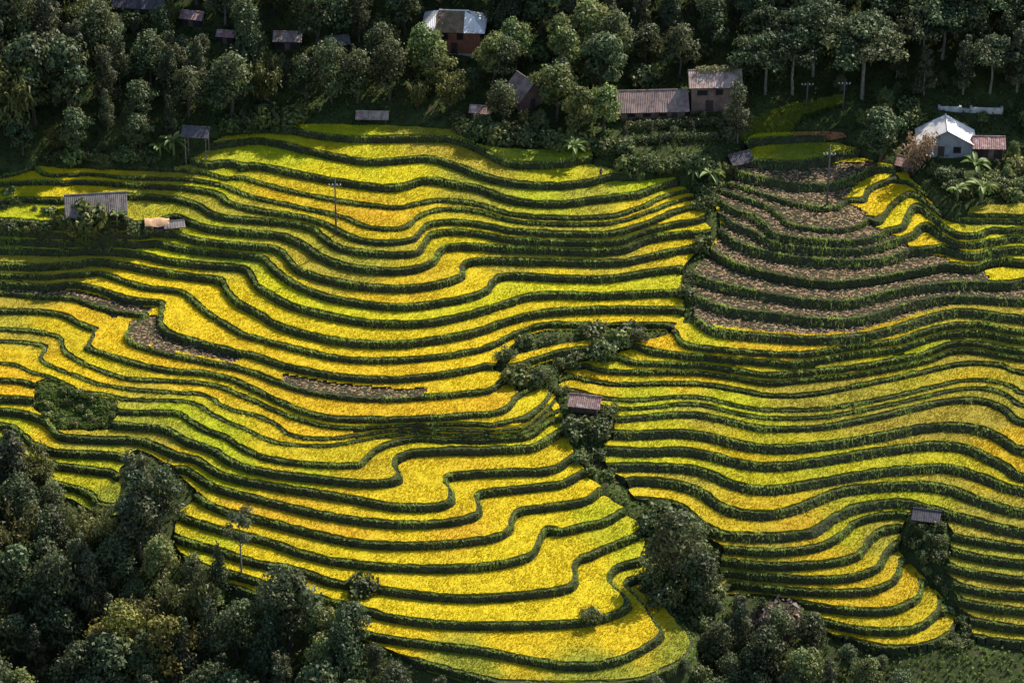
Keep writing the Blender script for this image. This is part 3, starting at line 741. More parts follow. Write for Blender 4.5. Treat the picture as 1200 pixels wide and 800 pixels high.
                v, f, cl = join([st, (hvv, hf, np.repeat(cs, 5, 0))])
                if len(v):
                    so = link("straw_stubble", new_mesh("straw_stubble", v, f, "straw", cl), ter)
                    so["kind"] = "stuff"; tri_total += len(f)
        v, f, cl = join(crops)
        if len(v):
            ro = link("rice", new_mesh("rice", v, f, "rice", cl), ter)
            ro["kind"] = "stuff"; tri_total += len(f)
        # grass on lip and bank
        if len(El):
            a, b = El[:, 0, :2], El[:, 1, :2]
            ln = np.linalg.norm(b - a, axis=1)
            n = rs.poisson(ln * (9 + 9 * drop))
            idx = np.repeat(np.arange(len(El)), n)
            t = rs.random(len(idx))[:, None]
            p = a[idx] + (b[idx] - a[idx]) * t
            g = np.stack([bil(GX, p[:, 0], p[:, 1]), bil(GY, p[:, 0], p[:, 1])], 1)
            g /= np.maximum(np.linalg.norm(g, axis=1), 1e-6)[:, None]
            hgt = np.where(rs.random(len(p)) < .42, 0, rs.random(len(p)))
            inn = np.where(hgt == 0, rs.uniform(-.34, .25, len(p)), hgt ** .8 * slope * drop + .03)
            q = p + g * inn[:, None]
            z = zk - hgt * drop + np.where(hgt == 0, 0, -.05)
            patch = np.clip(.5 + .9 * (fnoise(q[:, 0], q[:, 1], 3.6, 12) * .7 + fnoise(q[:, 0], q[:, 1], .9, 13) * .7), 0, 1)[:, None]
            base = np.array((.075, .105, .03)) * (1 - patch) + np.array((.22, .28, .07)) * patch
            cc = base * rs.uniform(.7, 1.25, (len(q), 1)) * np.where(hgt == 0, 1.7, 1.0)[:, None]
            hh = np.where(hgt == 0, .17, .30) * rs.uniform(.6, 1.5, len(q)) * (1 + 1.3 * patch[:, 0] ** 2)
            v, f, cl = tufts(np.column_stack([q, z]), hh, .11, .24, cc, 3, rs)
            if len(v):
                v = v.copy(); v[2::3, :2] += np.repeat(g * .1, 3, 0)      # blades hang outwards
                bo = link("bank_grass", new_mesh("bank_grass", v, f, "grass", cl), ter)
                bo["kind"] = "stuff"; tri_total += len(f)
print("terrace triangles", tri_total)

# ------------------------------------------------------------------ leaves, trees
def leaf_quads(P, Nrm, size, rs, aspect=1.7, droop=.25):
    """one folded diamond leaf (or leaf spray) per point"""
    n = len(P)
    Nrm = Nrm / np.maximum(np.linalg.norm(Nrm, axis=1), 1e-6)[:, None]
    r_ = rs.normal(0, 1, (n, 3))
    t = np.cross(Nrm, r_); t /= np.maximum(np.linalg.norm(t, axis=1), 1e-6)[:, None]
    b = np.cross(Nrm, t)
    l = (size * rs.uniform(.6, 1.35, n))[:, None]; w = l / aspect
    tip = P + t * l * .6 - np.array([0, 0, 1]) * l * droop
    root = P - t * l * .4
    a = P + b * w * .5 + Nrm * w * .12; c = P - b * w * .5 + Nrm * w * .12
    V = np.stack([root, a, tip, c], 1).reshape(-1, 3)
    return V, np.arange(4 * n).reshape(-1, 4)

def cloud(lobes, n, size, rs, tint, fill=.35, aspect=1.7, droop=.25, up=.35):
    """leaves spread through and over a set of ellipsoid lobes: (cx,cy,cz, rx,ry,rz)"""
    lob = np.array(lobes, float)
    wgt = (lob[:, 3] * lob[:, 4] + lob[:, 3] * lob[:, 5]); wgt /= wgt.sum()
    li = rs.choice(len(lob), n, p=wgt)
    d = rs.normal(0, 1, (n, 3)); d[:, 2] += up * np.abs(d[:, 2]); d /= np.linalg.norm(d, axis=1)[:, None]
    rad = np.where(rs.random(n) < fill, rs.uniform(.3, .85, n), rs.normal(.97, .10, n))
    bump = 1 + .22 * np.sin(d[:, 0] * 5 + li) * np.sin(d[:, 1] * 6 + 2 * li) + .12 * np.sin(d[:, 2] * 9 + 3 * li)
    P = lob[li, :3] + d * lob[li, 3:] * (rad * bump)[:, None]
    N = d * .8 + rs.normal(0, .55, (n, 3)) + np.array([0, 0, .35])
    V, F = leaf_quads(P, N, size, rs, aspect, droop)
    lb = rs.uniform(.75, 1.2, len(lob))[li] * rs.uniform(.7, 1.3, n)
    yel = rs.uniform(-.12, .16, len(lob))[li] + rs.normal(0, .06, n)
    C = np.array(tint)[None] * lb[:, None]
    C[:, 0] *= 1 + yel * 1.5; C[:, 1] *= 1 + yel * .4
    return V, F, np.repeat(np.clip(C, .004, .6), 4, 0)

PROTO = {}
def add_proto(name, crown, wood, bark='bark'):
    V, F, C = crown
    PROTO[name] = (new_mesh(name + "_crown", V, F, "leaf", C), wood.mesh(name + "_trunk", bark, smooth=True) if wood else None)

def limbs(lobes, h, r0, lean=0., start=.35, n=6, trunk_top=.8):
    w = MB()
    top = Vector((lean * h * .3, 0, h * trunk_top))
    tr = [Vector((0, 0, -1.2)), Vector((0, 0, 0)), Vector((lean * h * .08, .05 * h * random.uniform(-1, 1), h * .3)), Vector((lean * h * .2, .03 * h * random.uniform(-1, 1), h * .58)), top]
    w.tube(tr, [r0 * 1.35, r0 * 1.1, r0 * .8, r0 * .55, r0 * .2], n)
    for lo in lobes:
        c = Vector(lo[:3])
        t = max(start, min(.95, (c.z - lo[5] * 1.2) / h / trunk_top * .85))
        i = min(3, 1 + int(t * 3)); fr = t * 3 - int(t * 3)
        a = tr[i].lerp(tr[min(i + 1, 4)], fr)
        m = a.lerp(c, .55) + Vector((0, 0, -.25))
        w.tube([a, m, c], [r0 * .4, r0 * .26, r0 * .08], 5)
    return w

def tree_round(name, seed, h=8., wid=3.2, n=2600, size=.46, tint=(.066, .09, .036), bark='bark', low=.32):
    rs = np.random.default_rng(seed); random.seed(seed)
    lobes = []
    for i in range(11):
        t = (i + .5) / 11
        z = h * (low + (1 - low) * t * .93)
        env = wid * math.sin(math.pi * min(.95, (.22 + .72 * t))) ** .8
        a = i * 2.4 + rs.uniform(-.5, .5)
        r_ = env * rs.uniform(.35, .75)
        s = rs.uniform(.85, 1.35) * wid * .36
        lobes.append((math.cos(a) * r_, math.sin(a) * r_, z, s, s, s * rs.uniform(.6, .9)))
    add_proto(name, cloud(lobes, n, size, rs, tint), limbs(lobes, h, .16 + h * .008), bark)

def tree_tall(name, seed, h=13., wid=2.6, n=3000, size=.48, tint=(.062, .08, .038), bark='pale_bark', low=.18):
    rs = np.random.default_rng(seed); random.seed(seed)
    lobes = []
    for i in range(14):
        t = (i + .5) / 14
        z = h * (low + (1 - low) * t * .97)
        env = wid * (1.05 - .65 * t) * rs.uniform(.6, 1.15)
        a = i * 2.4 + rs.uniform(-.7, .7)
        s = rs.uniform(.7, 1.25) * wid * .42 * (1.1 - .4 * t)
        lobes.append((math.cos(a) * env * .65, math.sin(a) * env * .65, z, s, s, s * rs.uniform(.7, 1.1)))
    add_proto(name, cloud(lobes, n, size, rs, tint, droop=.4), limbs(lobes, h, .2, lean=.1, start=.15, trunk_top=.92), bark)

def tree_spread(name, seed, h=11., wid=5.5, n=3400, size=.5, tint=(.056, .082, .033), bark='pale_bark', nl=15):
    rs = np.random.default_rng(seed); random.seed(seed)
    lobes = []
    for i in range(nl):
        a = i * 2.4; r_ = wid * math.sqrt((i + .5) / nl) * .85
        z = h * (.93 - .22 * (r_ / wid) ** 2) * rs.uniform(.86, 1.04)
        s = rs.uniform(1.0, 1.6) * wid * .22
        lobes.append((math.cos(a) * r_, math.sin(a) * r_, z, s, s, s * rs.uniform(.4, .6)))
    add_proto(name, cloud(lobes, n, size, rs, tint, up=.6), limbs(lobes, h, .26, start=.4, trunk_top=.72), bark)

def tree_cone(name, seed, h=8., wid=2.2, n=2600, size=.36, tint=(.058, .085, .034)):
    rs = np.random.default_rng(seed); random.seed(seed)
    lobes = []
    for i in range(12):
        t = i / 11
        e = wid * (1 - t) ** .75 + .25
        a = i * 2.4
        lobes.append((math.cos(a) * e * .3, math.sin(a) * e * .3, h * (.1 + .85 * t), e * .75, e * .75, h * .09 + .3))
    add_proto(name, cloud(lobes, n, size, rs, tint, fill=.15, droop=.5), limbs(lobes[:3], h, .15))

def tree_slender(name, seed, h=11., n=1700):
    rs = np.random.default_rng(seed); random.seed(seed)
    lobes = []
    for i in range(9):
        a = i * 2.3; t = i / 8; r_ = rs.uniform(.5, 2.0) * (1.1 - .5 * t)
        s = rs.uniform(.65, 1.05)
        lobes.append((math.cos(a) * r_, math.sin(a) * r_, h * (.55 + .43 * t), s, s, s * .55))
    add_proto(name, cloud(lobes, n, .34, rs, (.075, .092, .04), fill=.5), limbs(lobes, h, .15, start=.45, trunk_top=.95), 'pale_bark')

def tree_bamboo(name, seed, h=8., n=2200, tint=(.10, .115, .032)):
    rs = np.random.default_rng(seed); random.seed(seed)
    w = MB(); P = []; N = []
    for i in range(16):
        a = rs.uniform(0, 6.28); r0 = rs.uniform(0, .6); reach = rs.uniform(.8, 2.6); hh = h * rs.uniform(.7, 1.05)
        p = [Vector((math.cos(a) * (r0 + reach * t ** 2.4), math.sin(a) * (r0 + reach * t ** 2.4), -.5 + hh * (t - .12 * t ** 4))) for t in np.linspace(0, 1, 7)]
        w.tube(p, [.05, .05, .045, .04, .03, .02, .01], 4)
        k = n // 16
        for _ in range(k):
            t = rs.uniform(.25, 1) ** .7 * 6; j = min(5, int(t)); q = p[j].lerp(p[j + 1], t - j)
            s_ = .25 + .5 * (1 - t / 6)
            P.append([q.x + rs.normal(0, s_), q.y + rs.normal(0, s_), q.z + rs.normal(-.1, .3)]); N.append(rs.normal(0, 1, 3) + np.array([0, 0, .6]))
    P = np.array(P); V, F = leaf_quads(P, np.array(N), .5, rs, 2.8, .6)
    C = np.repeat(np.array(tint)[None] * rs.uniform(.65, 1.35, (len(P), 1)), 4, 0)
    add_proto(name, (V, F, C), w)

def bush(name, seed, r=1.2, n=650, size=.34, tint=(.085, .12, .04), tallness=.8):
    rs = np.random.default_rng(seed); random.seed(seed)
    lobes = [(0, 0, r * .5 * tallness, r * .8, r * .8, r * .7 * tallness)]
    for i in range(6):
        a = i * 1.05 + rs.uniform(-.3, .3); d = r * rs.uniform(.4, .8); s = r * rs.uniform(.3, .5)
        lobes.append((math.cos(a) * d, math.sin(a) * d, r * tallness * rs.uniform(.3, 1.0), s, s, s * .9))
    w = MB()
    for lo in lobes[1:]: w.tube([(0, 0, -.4), (lo[0] * .5, lo[1] * .5, lo[2] * .6), lo[:3]], [.05, .04, .015], 4)
    add_proto(name, cloud(lobes, n, size, rs, tint, fill=.2), w)

for i in range(3): tree_round(f"round{i}", 20 + i, h=8 + i * .7, wid=3.0 + .3 * i)
for i in range(2): tree_round(f"light{i}", 30 + i, h=7.5 + i, wid=3.0, tint=(.145, .185, .055))
for i in range(3): tree_tall(f"tall{i}", 40 + i, h=12 + i, wid=2.5 + .25 * i)
for i in range(2): tree_spread(f"spread{i}", 50 + i)
tree_round("yellow0", 61, h=9, wid=3.1, n=3000, tint=(.16, .155, .03), size=.4)
tree_cone("cone0", 70, h=9, wid=2.4); tree_cone("cone1", 71, h=8, wid=1.5, n=1800)
tree_slender("slender0", 75)
for i in range(2): tree_bamboo(f"bamboo{i}", 80 + i)
tree_bamboo("drybamboo", 85, h=7, n=1000, tint=(.19, .145, .075))
for i in range(4): bush(f"bush{i}", 90 + i, r=1.1 + .2 * i, n=550 + 120 * i)
for i in range(2): bush(f"pale_bush{i}", 97 + i, r=1.1, tint=(.125, .165, .045))
bush("dry_bush", 99, r=1.2, tint=(.14, .11, .085), n=500)

def plant(kind, pos, scale, label, cat, group=None, name="tree", rz=None, squash=1.):
    cm, wm = PROTO[kind]
    o = bpy.data.objects.new(name, None)
    col.objects.link(o)
    o.location = pos; o.rotation_euler = (0, 0, random.uniform(0, 6.28) if rz is None else rz)
    o.scale = (scale, scale, scale * squash)
    o.empty_display_size = .5
    tag(o, label, cat, group)
    link("crown" if cat == "tree" else "foliage", cm, o)
    if wm is not None: link("trunk" if cat == "tree" else "stem", wm, o)
    return o

PH = {k: PROTO[k][0] for k in PROTO}
def proto_h(kind):
    m = PROTO[kind][0]
    return max(v.co.z for v in m.vertices)
HT = {k: proto_h(k) for k in PROTO}
def kinds(pref): return [k for k in PROTO if k.startswith(pref)]

# ------------------------------------------------------------------ buildings
def building(name, label, cat, u, v, W, Dp, Hw, rise, ov=.5, yaw=0., ridge='x', roof='thatch', wall='plank', hip=0., open_sides=False, stilts=0., sheet=1.15, windows=(), doors=(), battens=.6, group=None, moss=False, at=None):
    fx, fy, fz = hit(u, v) if at is None else at
    c, s = math.cos(yaw), math.sin(yaw)
    cx_, cy_ = fx - s * Dp / 2, fy + c * Dp / 2
    zs = [float(surface_z(cx_ + a * c - b * s, cy_ + a * s + b * c)) for a in (-W / 2, 0, W / 2) for b in (-Dp / 2, 0, Dp / 2)]
    z0 = fz
    root = bpy.data.objects.new(name, None); col.objects.link(root)
    root.location = (cx_, cy_, z0); root.rotation_euler = (0, 0, yaw)
    tag(root, label, cat, group)
    lowz = min(zs) - z0 - .4
    w2, d2 = W / 2, Dp / 2
    if not stilts and not open_sides:
        MB().box(-w2 - .15, -d2 - .15, min(lowz, -.3), w2 + .15, d2 + .15, .12).build("plinth", "concrete" if wall in ('white_wall', 'grey_wall', 'brick_wall') else "soil", root)
    zb = stilts + .12
    zt = zb + Hw
    if stilts or open_sides:
        for sx in (-1, 1):
            for sy in (-1, 1):
                MB().tube([(sx * (w2 - .12), sy * (d2 - .12), lowz), (sx * (w2 - .12), sy * (d2 - .12), zt + .05)], [.1, .08], 6).build("post", "pale_bark", root)
        if stilts: MB().box(-w2, -d2, zb - .12, w2, d2, zb).build("floor_platform", "dark_plank", root)
    if not open_sides:
        def side(x0, y0, x1, y1):
            m = MB()
            L_ = math.hypot(x1 - x0, y1 - y0); dx, dy = (x1 - x0) / L_, (y1 - y0) / L_
            nx, ny = dy, -dx
            n_ = max(2, int(L_ / battens))
            for i in range(n_):
                a, b = L_ * i / n_ + .012, L_ * (i + 1) / n_ - .012
                pr = random.uniform(.0, .03)
                p = [(x0 + dx * a + nx * pr, y0 + dy * a + ny * pr), (x0 + dx * b + nx * pr, y0 + dy * b + ny * pr)]
                q = [(x - nx * (.08 + pr), y - ny * (.08 + pr)) for x, y in p]
                m.add([(*p[0], zb), (*p[1], zb), (*q[1], zb), (*q[0], zb), (*p[0], zt), (*p[1], zt), (*q[1], zt), (*q[0], zt)],
                      [(0, 3, 2, 1), (4, 5, 6, 7), (0, 1, 5, 4), (1, 2, 6, 5), (2, 3, 7, 6), (3, 0, 4, 7)])
            return m.build("wall", wall, root)
        front = side(-w2, -d2, w2, -d2); side(w2, -d2 + .1, w2, d2 - .1); side(w2, d2, -w2, d2); side(-w2, d2 - .1, -w2, -d2 + .1)
        for (wx, wz, ww, wh) in windows:
            o = MB().box(wx - ww / 2, -d2 - .05, zb + wz, wx + ww / 2, -d2 - .033, zb + wz + wh).build("window", "shade_open", root)
            fm = MB()
            fm.box(wx - ww / 2 - .08, -d2 - .09, zb + wz - .08, wx + ww / 2 + .08, -d2 - .036, zb + wz).box(wx - ww / 2 - .08, -d2 - .09, zb + wz + wh, wx + ww / 2 + .08, -d2 - .036, zb + wz + wh + .08)
            fm.box(wx - ww / 2 - .08, -d2 - .085, zb + wz + .003, wx - ww / 2, -d2 - .036, zb + wz + wh - .003).box(wx + ww / 2, -d2 - .085, zb + wz + .003, wx + ww / 2 + .08, -d2 - .036, zb + wz + wh - .003)
            fm.build("window_frame", "dark_plank", o)
        for (wx, ww, wh, mt) in doors:
            o = MB().box(wx - ww / 2, -d2 - .08, zb, wx + ww / 2, -d2 - .036, zb + wh).build("door", mt, root)
            MB().box(wx + ww * .3, -d2 - .12, zb + wh * .45, wx + ww * .38, -d2 - .083, zb + wh * .52).build("handle", "iron", o)
    # roof
    if ridge == 'x': a2, b2 = w2 + ov, d2 + ov           # a along ridge, b across
    else: a2, b2 = d2 + ov, w2 + ov
    ez = zt - ov * rise / (b2)
    rz = ez + rise + ov * rise / b2 * 0
    def P3(a, b, z): return (a, b, z) if ridge == 'x' else (-b, a, z)
    rf = MB()
    rl = a2 - hip
    tp = [P3(-a2 + .06, -b2 + .06, ez - .05), P3(a2 - .06, -b2 + .06, ez - .05), P3(a2 - .06, b2 - .06, ez - .05), P3(-a2 + .06, b2 - .06, ez - .05), P3(-rl, 0, rz - .05), P3(rl, 0, rz - .05)]
    rf.add(tp + [(p[0], p[1], p[2] - .09) for p in tp], [(0, 1, 5, 4), (2, 3, 4, 5), (1, 2, 5), (3, 0, 4), (7, 6, 10, 11), (9, 8, 11, 10), (0, 6, 7, 1), (2, 8, 9, 3), (1, 7, 8, 2), (3, 9, 6, 0)] if hip > .01 else
           [(0, 1, 5, 4), (2, 3, 4, 5), (7, 6, 10, 11), (9, 8, 11, 10), (0, 6, 7, 1), (2, 8, 9, 3), (1, 7, 11, 5), (5, 11, 8, 2), (3, 9, 10, 4), (4, 10, 6, 0)])
    roofo = rf.build("roof", "dark_plank", root)
    def strip(p00, p10, p11, p01, mt, rib=4):
        """ribbed sheet: p00,p10 eave ends, p01,p11 top ends"""
        p00, p10, p11, p01 = map(Vector, (p00, p10, p11, p01))
        n = (p10 - p00).cross(p01 - p00)
        if n.length < 1e-6: n = (p10 - p00).cross(p11 - p00)
        n.normalize()
        if n.z < 0: n = -n
        lift = random.uniform(0, .035)
        vv, ff = [], []
        k = rib * 2 + 1
        for i in range(k):
            t = i / (k - 1) * 1.04 - .02
            o_ = n * (lift + (.045 if i % 2 else 0))
            sag = Vector((0, 0, random.uniform(-.03, .02)))
            for q in (p00.lerp(p10, t) + o_ + sag, p01.lerp(p11, t) + o_): vv += [q, q - n * .03]
        for i in range(k - 1):
            a = i * 4
            ff += [(a, a + 4, a + 6, a + 2), (a + 1, a + 3, a + 7, a + 5), (a, a + 1, a + 5, a + 4), (a + 2, a + 6, a + 7, a + 3)]
        ff += [(0, 2, 3, 1), ((k - 1) * 4, (k - 1) * 4 + 1, (k - 1) * 4 + 3, (k - 1) * 4 + 2)]
        return link("roof_sheet", new_mesh("roof_sheet", vv, ff, mt), roofo)
    ns = max(2, int(2 * a2 / sheet))
    for sg in (-1, 1):
        for i in range(ns):
            xa, xb = -a2 + 2 * a2 * i / ns, -a2 + 2 * a2 * (i + 1) / ns
            def tt(a): return min(1., (a2 - abs(a)) / hip) if hip > .01 else 1.
            ta, tb = max(tt(xa), .02), max(tt(xb), .02)
            mt = roof
            if moss and sg == -1 and .22 < i / ns < .62: mt = "moss"
            strip(P3(xa, sg * b2, ez), P3(xb, sg * b2, ez), P3(xb, sg * b2 * (1 - tb), ez + (rz - ez) * tb), P3(xa, sg * b2 * (1 - ta), ez + (rz - ez) * ta), mt)
    if hip > .01:
        nh = max(2, int(2 * b2 / sheet))
        for sg in (-1, 1):
            for i in range(nh):
                ya, yb = -b2 + 2 * b2 * i / nh, -b2 + 2 * b2 * (i + 1) / nh
                ta, tb = max(1 - abs(ya) / b2, .02), max(1 - abs(yb) / b2, .02)
                strip(P3(sg * a2, ya, ez), P3(sg * a2, yb, ez), P3(sg * (a2 - hip * tb), yb, ez + (rz - ez) * tb), P3(sg * (a2 - hip * ta), ya, ez + (rz - ez) * ta), roof)
    else:
        ge = (rz - ez) * .94
        gb = b2 - ov
        gw = wall if not open_sides else None
        if gw:
            for sg in (-1, 1):
                a = sg * (a2 - ov - .03)
                MB().add([P3(a, -gb, zt), P3(a, gb, zt), P3(a, 0, zt + ge * gb / b2), P3(a - sg * .08, -gb, zt), P3(a - sg * .08, gb, zt), P3(a - sg * .08, 0, zt + ge * gb / b2)],
                         [(0, 1, 2), (3, 5, 4), (0, 3, 4, 1), (1, 4, 5, 2), (2, 5, 3, 0)]).build("gable", gw, root)
    MB().tube([P3(-rl - .05, 0, rz + .05), P3(rl + .05, 0, rz + .05)], [.12, .12], 6).build("ridge_cap", roof, roofo)
    return root

LM = []
def landmark(phrase, u, v):
    p = hit(u, v); LM.append((phrase, p[0], p[1]))
HOUSES = []   # picture boxes kept free of scattered trees: u0, u1, top, base
def keep(u0, u1, v0, v1): HOUSES.append((u0, u1, v0, v1))

for ph_, u_, v_ in (("the purple-grey roofed house", 162, 18), ("the pinkish-roofed forest shed", 224, 30), ("the tiny brown-roofed shed", 264, 50), ("the mossy tan-roofed shed", 337, 58), ("the blue-grey roofed shed", 397, 60), ("the stilt hut", 230, 185), ("the pale tin-roofed shed", 436, 140),
                    ("the brick house", 531, 60), ("the steep grey gable house", 624, 122), ("the tiny pinkish-roofed shed", 562, 138), ("the long thatched house", 768, 136), ("the plank barn", 838, 126), ("the white-roofed house", 1108, 180), ("the rust-roofed shed", 1158, 184), ("the red clay plot", 958, 162), ("the grassy path", 930, 130), ("the pale garden wall", 1137, 131), ("the leaning pale log", 717, 22), ("the dark forest edge bamboo", 14, 165), ("the tumbledown shed", 1062, 200),
                    ("the tallest pale-leaved tree", 165, 655), ("the tall grey-green tree", 20, 600), ("the slender open-crowned tree", 283, 672), ("the vine-covered cone tree", 402, 795), ("the star-topped dark tree", 340, 762), ("the yellow-green twin trees", 172, 802), ("the lowest green terrace", 560, 800),
                    ("the brown-roofed field hut", 684, 490), ("the big dark gully tree", 790, 690), ("the purple-roofed hut", 1084, 615), ("the dry brownish bush", 908, 745), ("the glossy round tree", 893, 806), ("the isolated golden strip", 655, 415), ("the harvested terraces", 830, 290), ("the lime-green field", 770, 208), ("the lowest rounded lobe", 1085, 752), ("the grey-roofed farmhouse", 114, 262), ("the little hollow", 95, 480), ("the top green field", 640, 175), ("the banana plants", 1145, 225)):
    landmark(ph_, u_, v_)
KP = {'round': "round-crowned dark tree", 'light': "light green leafy tree", 'tall': "tall narrow grey-green tree", 'spread': "flat-crowned spreading tree", 'cone': "vine-covered cone-shaped tree", 'bamboo': "feathery bamboo clump", 'bush': "leafy green bush", 'pale_bush': "pale green bush"}
def auto_label(kind, x, y, h, lo, hi):
    st = kind.rstrip('0123456789')
    sz = "small" if h < lo else ("large" if h > hi else "medium-sized")
    ph_, lx, ly = min(LM, key=lambda m_: (m_[1] - x) ** 2 + ((m_[2] - y) * .8) ** 2)
    rel = "beside" if abs(ly - y) < 3.5 else ("uphill of" if y > ly else "downhill of")
    if (lx - x) ** 2 + (ly - y) ** 2 > 200: rel = "well " + rel if rel != "beside" else "level with"
    return f"{sz} {KP.get(st, 'leafy tree')} {rel} {ph_}"

building("village_house", "brick house with pale hipped roof, half overgrown, above the leafy trees", "house", 531, 64, 9.2, 6.4, 4.6, 2.3, .8, R(-4), 'x', 'white_sheet', 'brick_wall', hip=2.9, windows=[(-1.4, 2.6, 1.0, 1.1), (1.2, 2.6, 1.0, 1.1)], doors=[(.2, 1.1, 2.0, 'dark_plank')], moss=True); keep(488, 580, 12, 66)
h_ = building("village_house", "long low house with brown thatched roof beside the two-storey barn", "house", 765, 140, 10.6, 5.2, 1.9, 2.5, .7, R(3), 'x', 'thatch', 'plank', windows=[(-3.6, .35, 1.2, 1.3), (-1.0, .35, 1.2, 1.3), (1.6, .35, 1.2, 1.3)], doors=[(3.6, 1.0, 1.7, 'dark_plank')]); keep(725, 806, 100, 142)
building("barn", "two-storey plank barn with tan roof overgrown along its ridge", "barn", 838, 131, 8.0, 5.0, 4.7, 1.9, .45, R(2), 'x', 'tan_sheet', 'plank', windows=[(-2.2, 3.0, 1.6, .8), (.6, 3.0, 1.1, .9)], doors=[(-1.0, 1.3, 2.0, 'dark_plank')], battens=.45); keep(808, 872, 74, 132)
BARN = bpy.context.scene.collection.objects["barn"]
building("village_house", "house with bright white metal gable roof above the banana plants", "house", 1108, 185, 8.6, 5.0, 2.6, 2.7, .6, R(-3), 'y', 'white_sheet', 'grey_wall', windows=[(1.8, .8, 1.1, 1.0)], doors=[(-.8, 1.1, 1.9, 'dark_plank')]); keep(1074, 1138, 130, 172)
building("shed", "small plank shed with rust-streaked roof beside the white-roofed house", "shed", 1158, 188, 4.6, 3.4, 2.2, 1.3, .4, R(-2), 'x', 'rust_sheet', 'dark_plank', doors=[(.4, .9, 1.7, 'plank')]); keep(1138, 1178, 153, 186)
building("farmhouse", "farmhouse with grey sheet roof standing among the terraces", "house", 114, 266, 9.0, 5.6, 1.7, 2.4, .55, R(7), 'x', 'grey_sheet', 'dark_plank', windows=[(-2.5, .4, 1.0, .9)], doors=[(1.2, 1.0, 1.6, 'plank')]); keep(66, 160, 226, 268)
building("hut", "tall stilt hut with grey roof under the forest edge", "hut", 230, 192, 3.7, 2.4, .35, 1.2, .45, R(-8), 'x', 'purple_sheet', 'dark_plank', stilts=4.3); keep(212, 252, 145, 192)
building("field_hut", "field hut with brown plank roof in the gully between the slopes", "hut", 684, 492, 4.0, 2.7, 1.5, 1.2, .5, R(-12), 'x', 'rust_sheet', 'dark_plank', stilts=1.0)
building("field_hut", "open field hut with dark purple roof beside the narrow bushy gully", "hut", 1084, 619, 3.2, 2.5, 1.6, 1.0, .5, R(-14), 'x', 'purple_sheet', 'dark_plank', open_sides=True)
building("field_hut", "low hut with grey roof under the bright green field", "hut", 870, 198, 3.2, 2.6, 1.3, 1.2, .45, R(28), 'x', 'purple_sheet', 'dark_plank'); keep(852, 888, 168, 198)
building("shed", "low open shed with pale tin roof at the top terrace", "shed", 436, 147, 4.8, 2.4, 1.0, .8, .35, R(-3), 'x', 'tan_sheet', 'plank', open_sides=True); keep(412, 458, 130, 148)
building("village_house", "small house with purple-grey roof at the top of the forest", "house", 162, 22, 8, 5, 2.2, 2.2, .5, R(-8), 'x', 'purple_sheet', 'dark_plank', doors=[(0, 1, 1.8, 'plank')]); keep(136, 194, -10, 14)
building("shed", "little shed with pinkish roof in the dark forest, below the purple-grey roof", "shed", 224, 32, 3.4, 2.4, 1.6, .9, .35, R(-14), 'x', 'rust_sheet', 'dark_plank', doors=[(0, .8, 1.4, 'plank')]); keep(208, 240, 14, 30)
building("shed", "tiny shed with pale brown roof in the dark forest", "shed", 264, 52, 2.6, 2.0, 1.4, .7, .3, R(-10), 'x', 'rust_sheet', 'dark_plank', doors=[(0, .7, 1.3, 'plank')]); keep(250, 278, 36, 52)
building("shed", "forest shed with mossy tan roof beside the vine-covered tree", "shed", 337, 60, 4.2, 3.0, 1.8, 1.1, .35, R(-2), 'x', 'tan_sheet', 'dark_plank', doors=[(0, .9, 1.5, 'plank')]); keep(318, 356, 28, 56)
building("shed", "half-hidden shed with blue-grey roof in the forest", "shed", 397, 62, 3.4, 2.6, 1.6, 1.0, .35, R(12), 'x', 'grey_sheet', 'dark_plank', doors=[(0, .9, 1.4, 'plank')]); keep(384, 410, 36, 56)
building("village_house", "house with steep grey gable roof hidden among the leafy trees", "house", 624, 128, 5.0, 4.5, 2.2, 3.0, .5, R(32), 'y', 'thatch', 'plank', doors=[(0, .9, 1.7, 'dark_plank')]); keep(604, 642, 86, 118)
building("shed", "tiny shed with pinkish roof under the leafy trees", "shed", 562, 141, 3.0, 2.2, 1.3, .8, .3, R(-10), 'x', 'rust_sheet', 'dark_plank', doors=[(0, .8, 1.2, 'plank')]); keep(546, 576, 122, 140)
building("shed", "dark tumbledown shed beside the golden stepped field", "shed", 1062, 203, 3.4, 2.8, 1.2, 1.0, .4, R(-25), 'x', 'rust_sheet', 'dark_plank', doors=[(0, .8, 1.1, 'plank')]); keep(1048, 1078, 182, 204)
building("lean_to", "low lean-to with pale grey roof beside the grey-roofed farmhouse", "shed", 205, 272, 2.8, 2.2, .8, .6, .3, R(10), 'x', 'grey_sheet', 'dark_plank', open_sides=True)

rs2 = np.random.default_rng(5)
V, F, C = cloud([(x_, .1, 6.75 - .25 * abs(math.sin(x_ * 2)), .7, .9, .32) for x_ in (-2.6, -1.7, -.9, 0, .8, 1.6, 2.4, 3.2)] + [(3.9, -1.6, 5.2, .5, .9, .9), (3.9, -2.4, 4.2, .5, .5, .9)], 1100, .34, rs2, (.15, .17, .07), fill=.1)
link("creeper", new_mesh("creeper", V, F, "leaf", C), BARN)
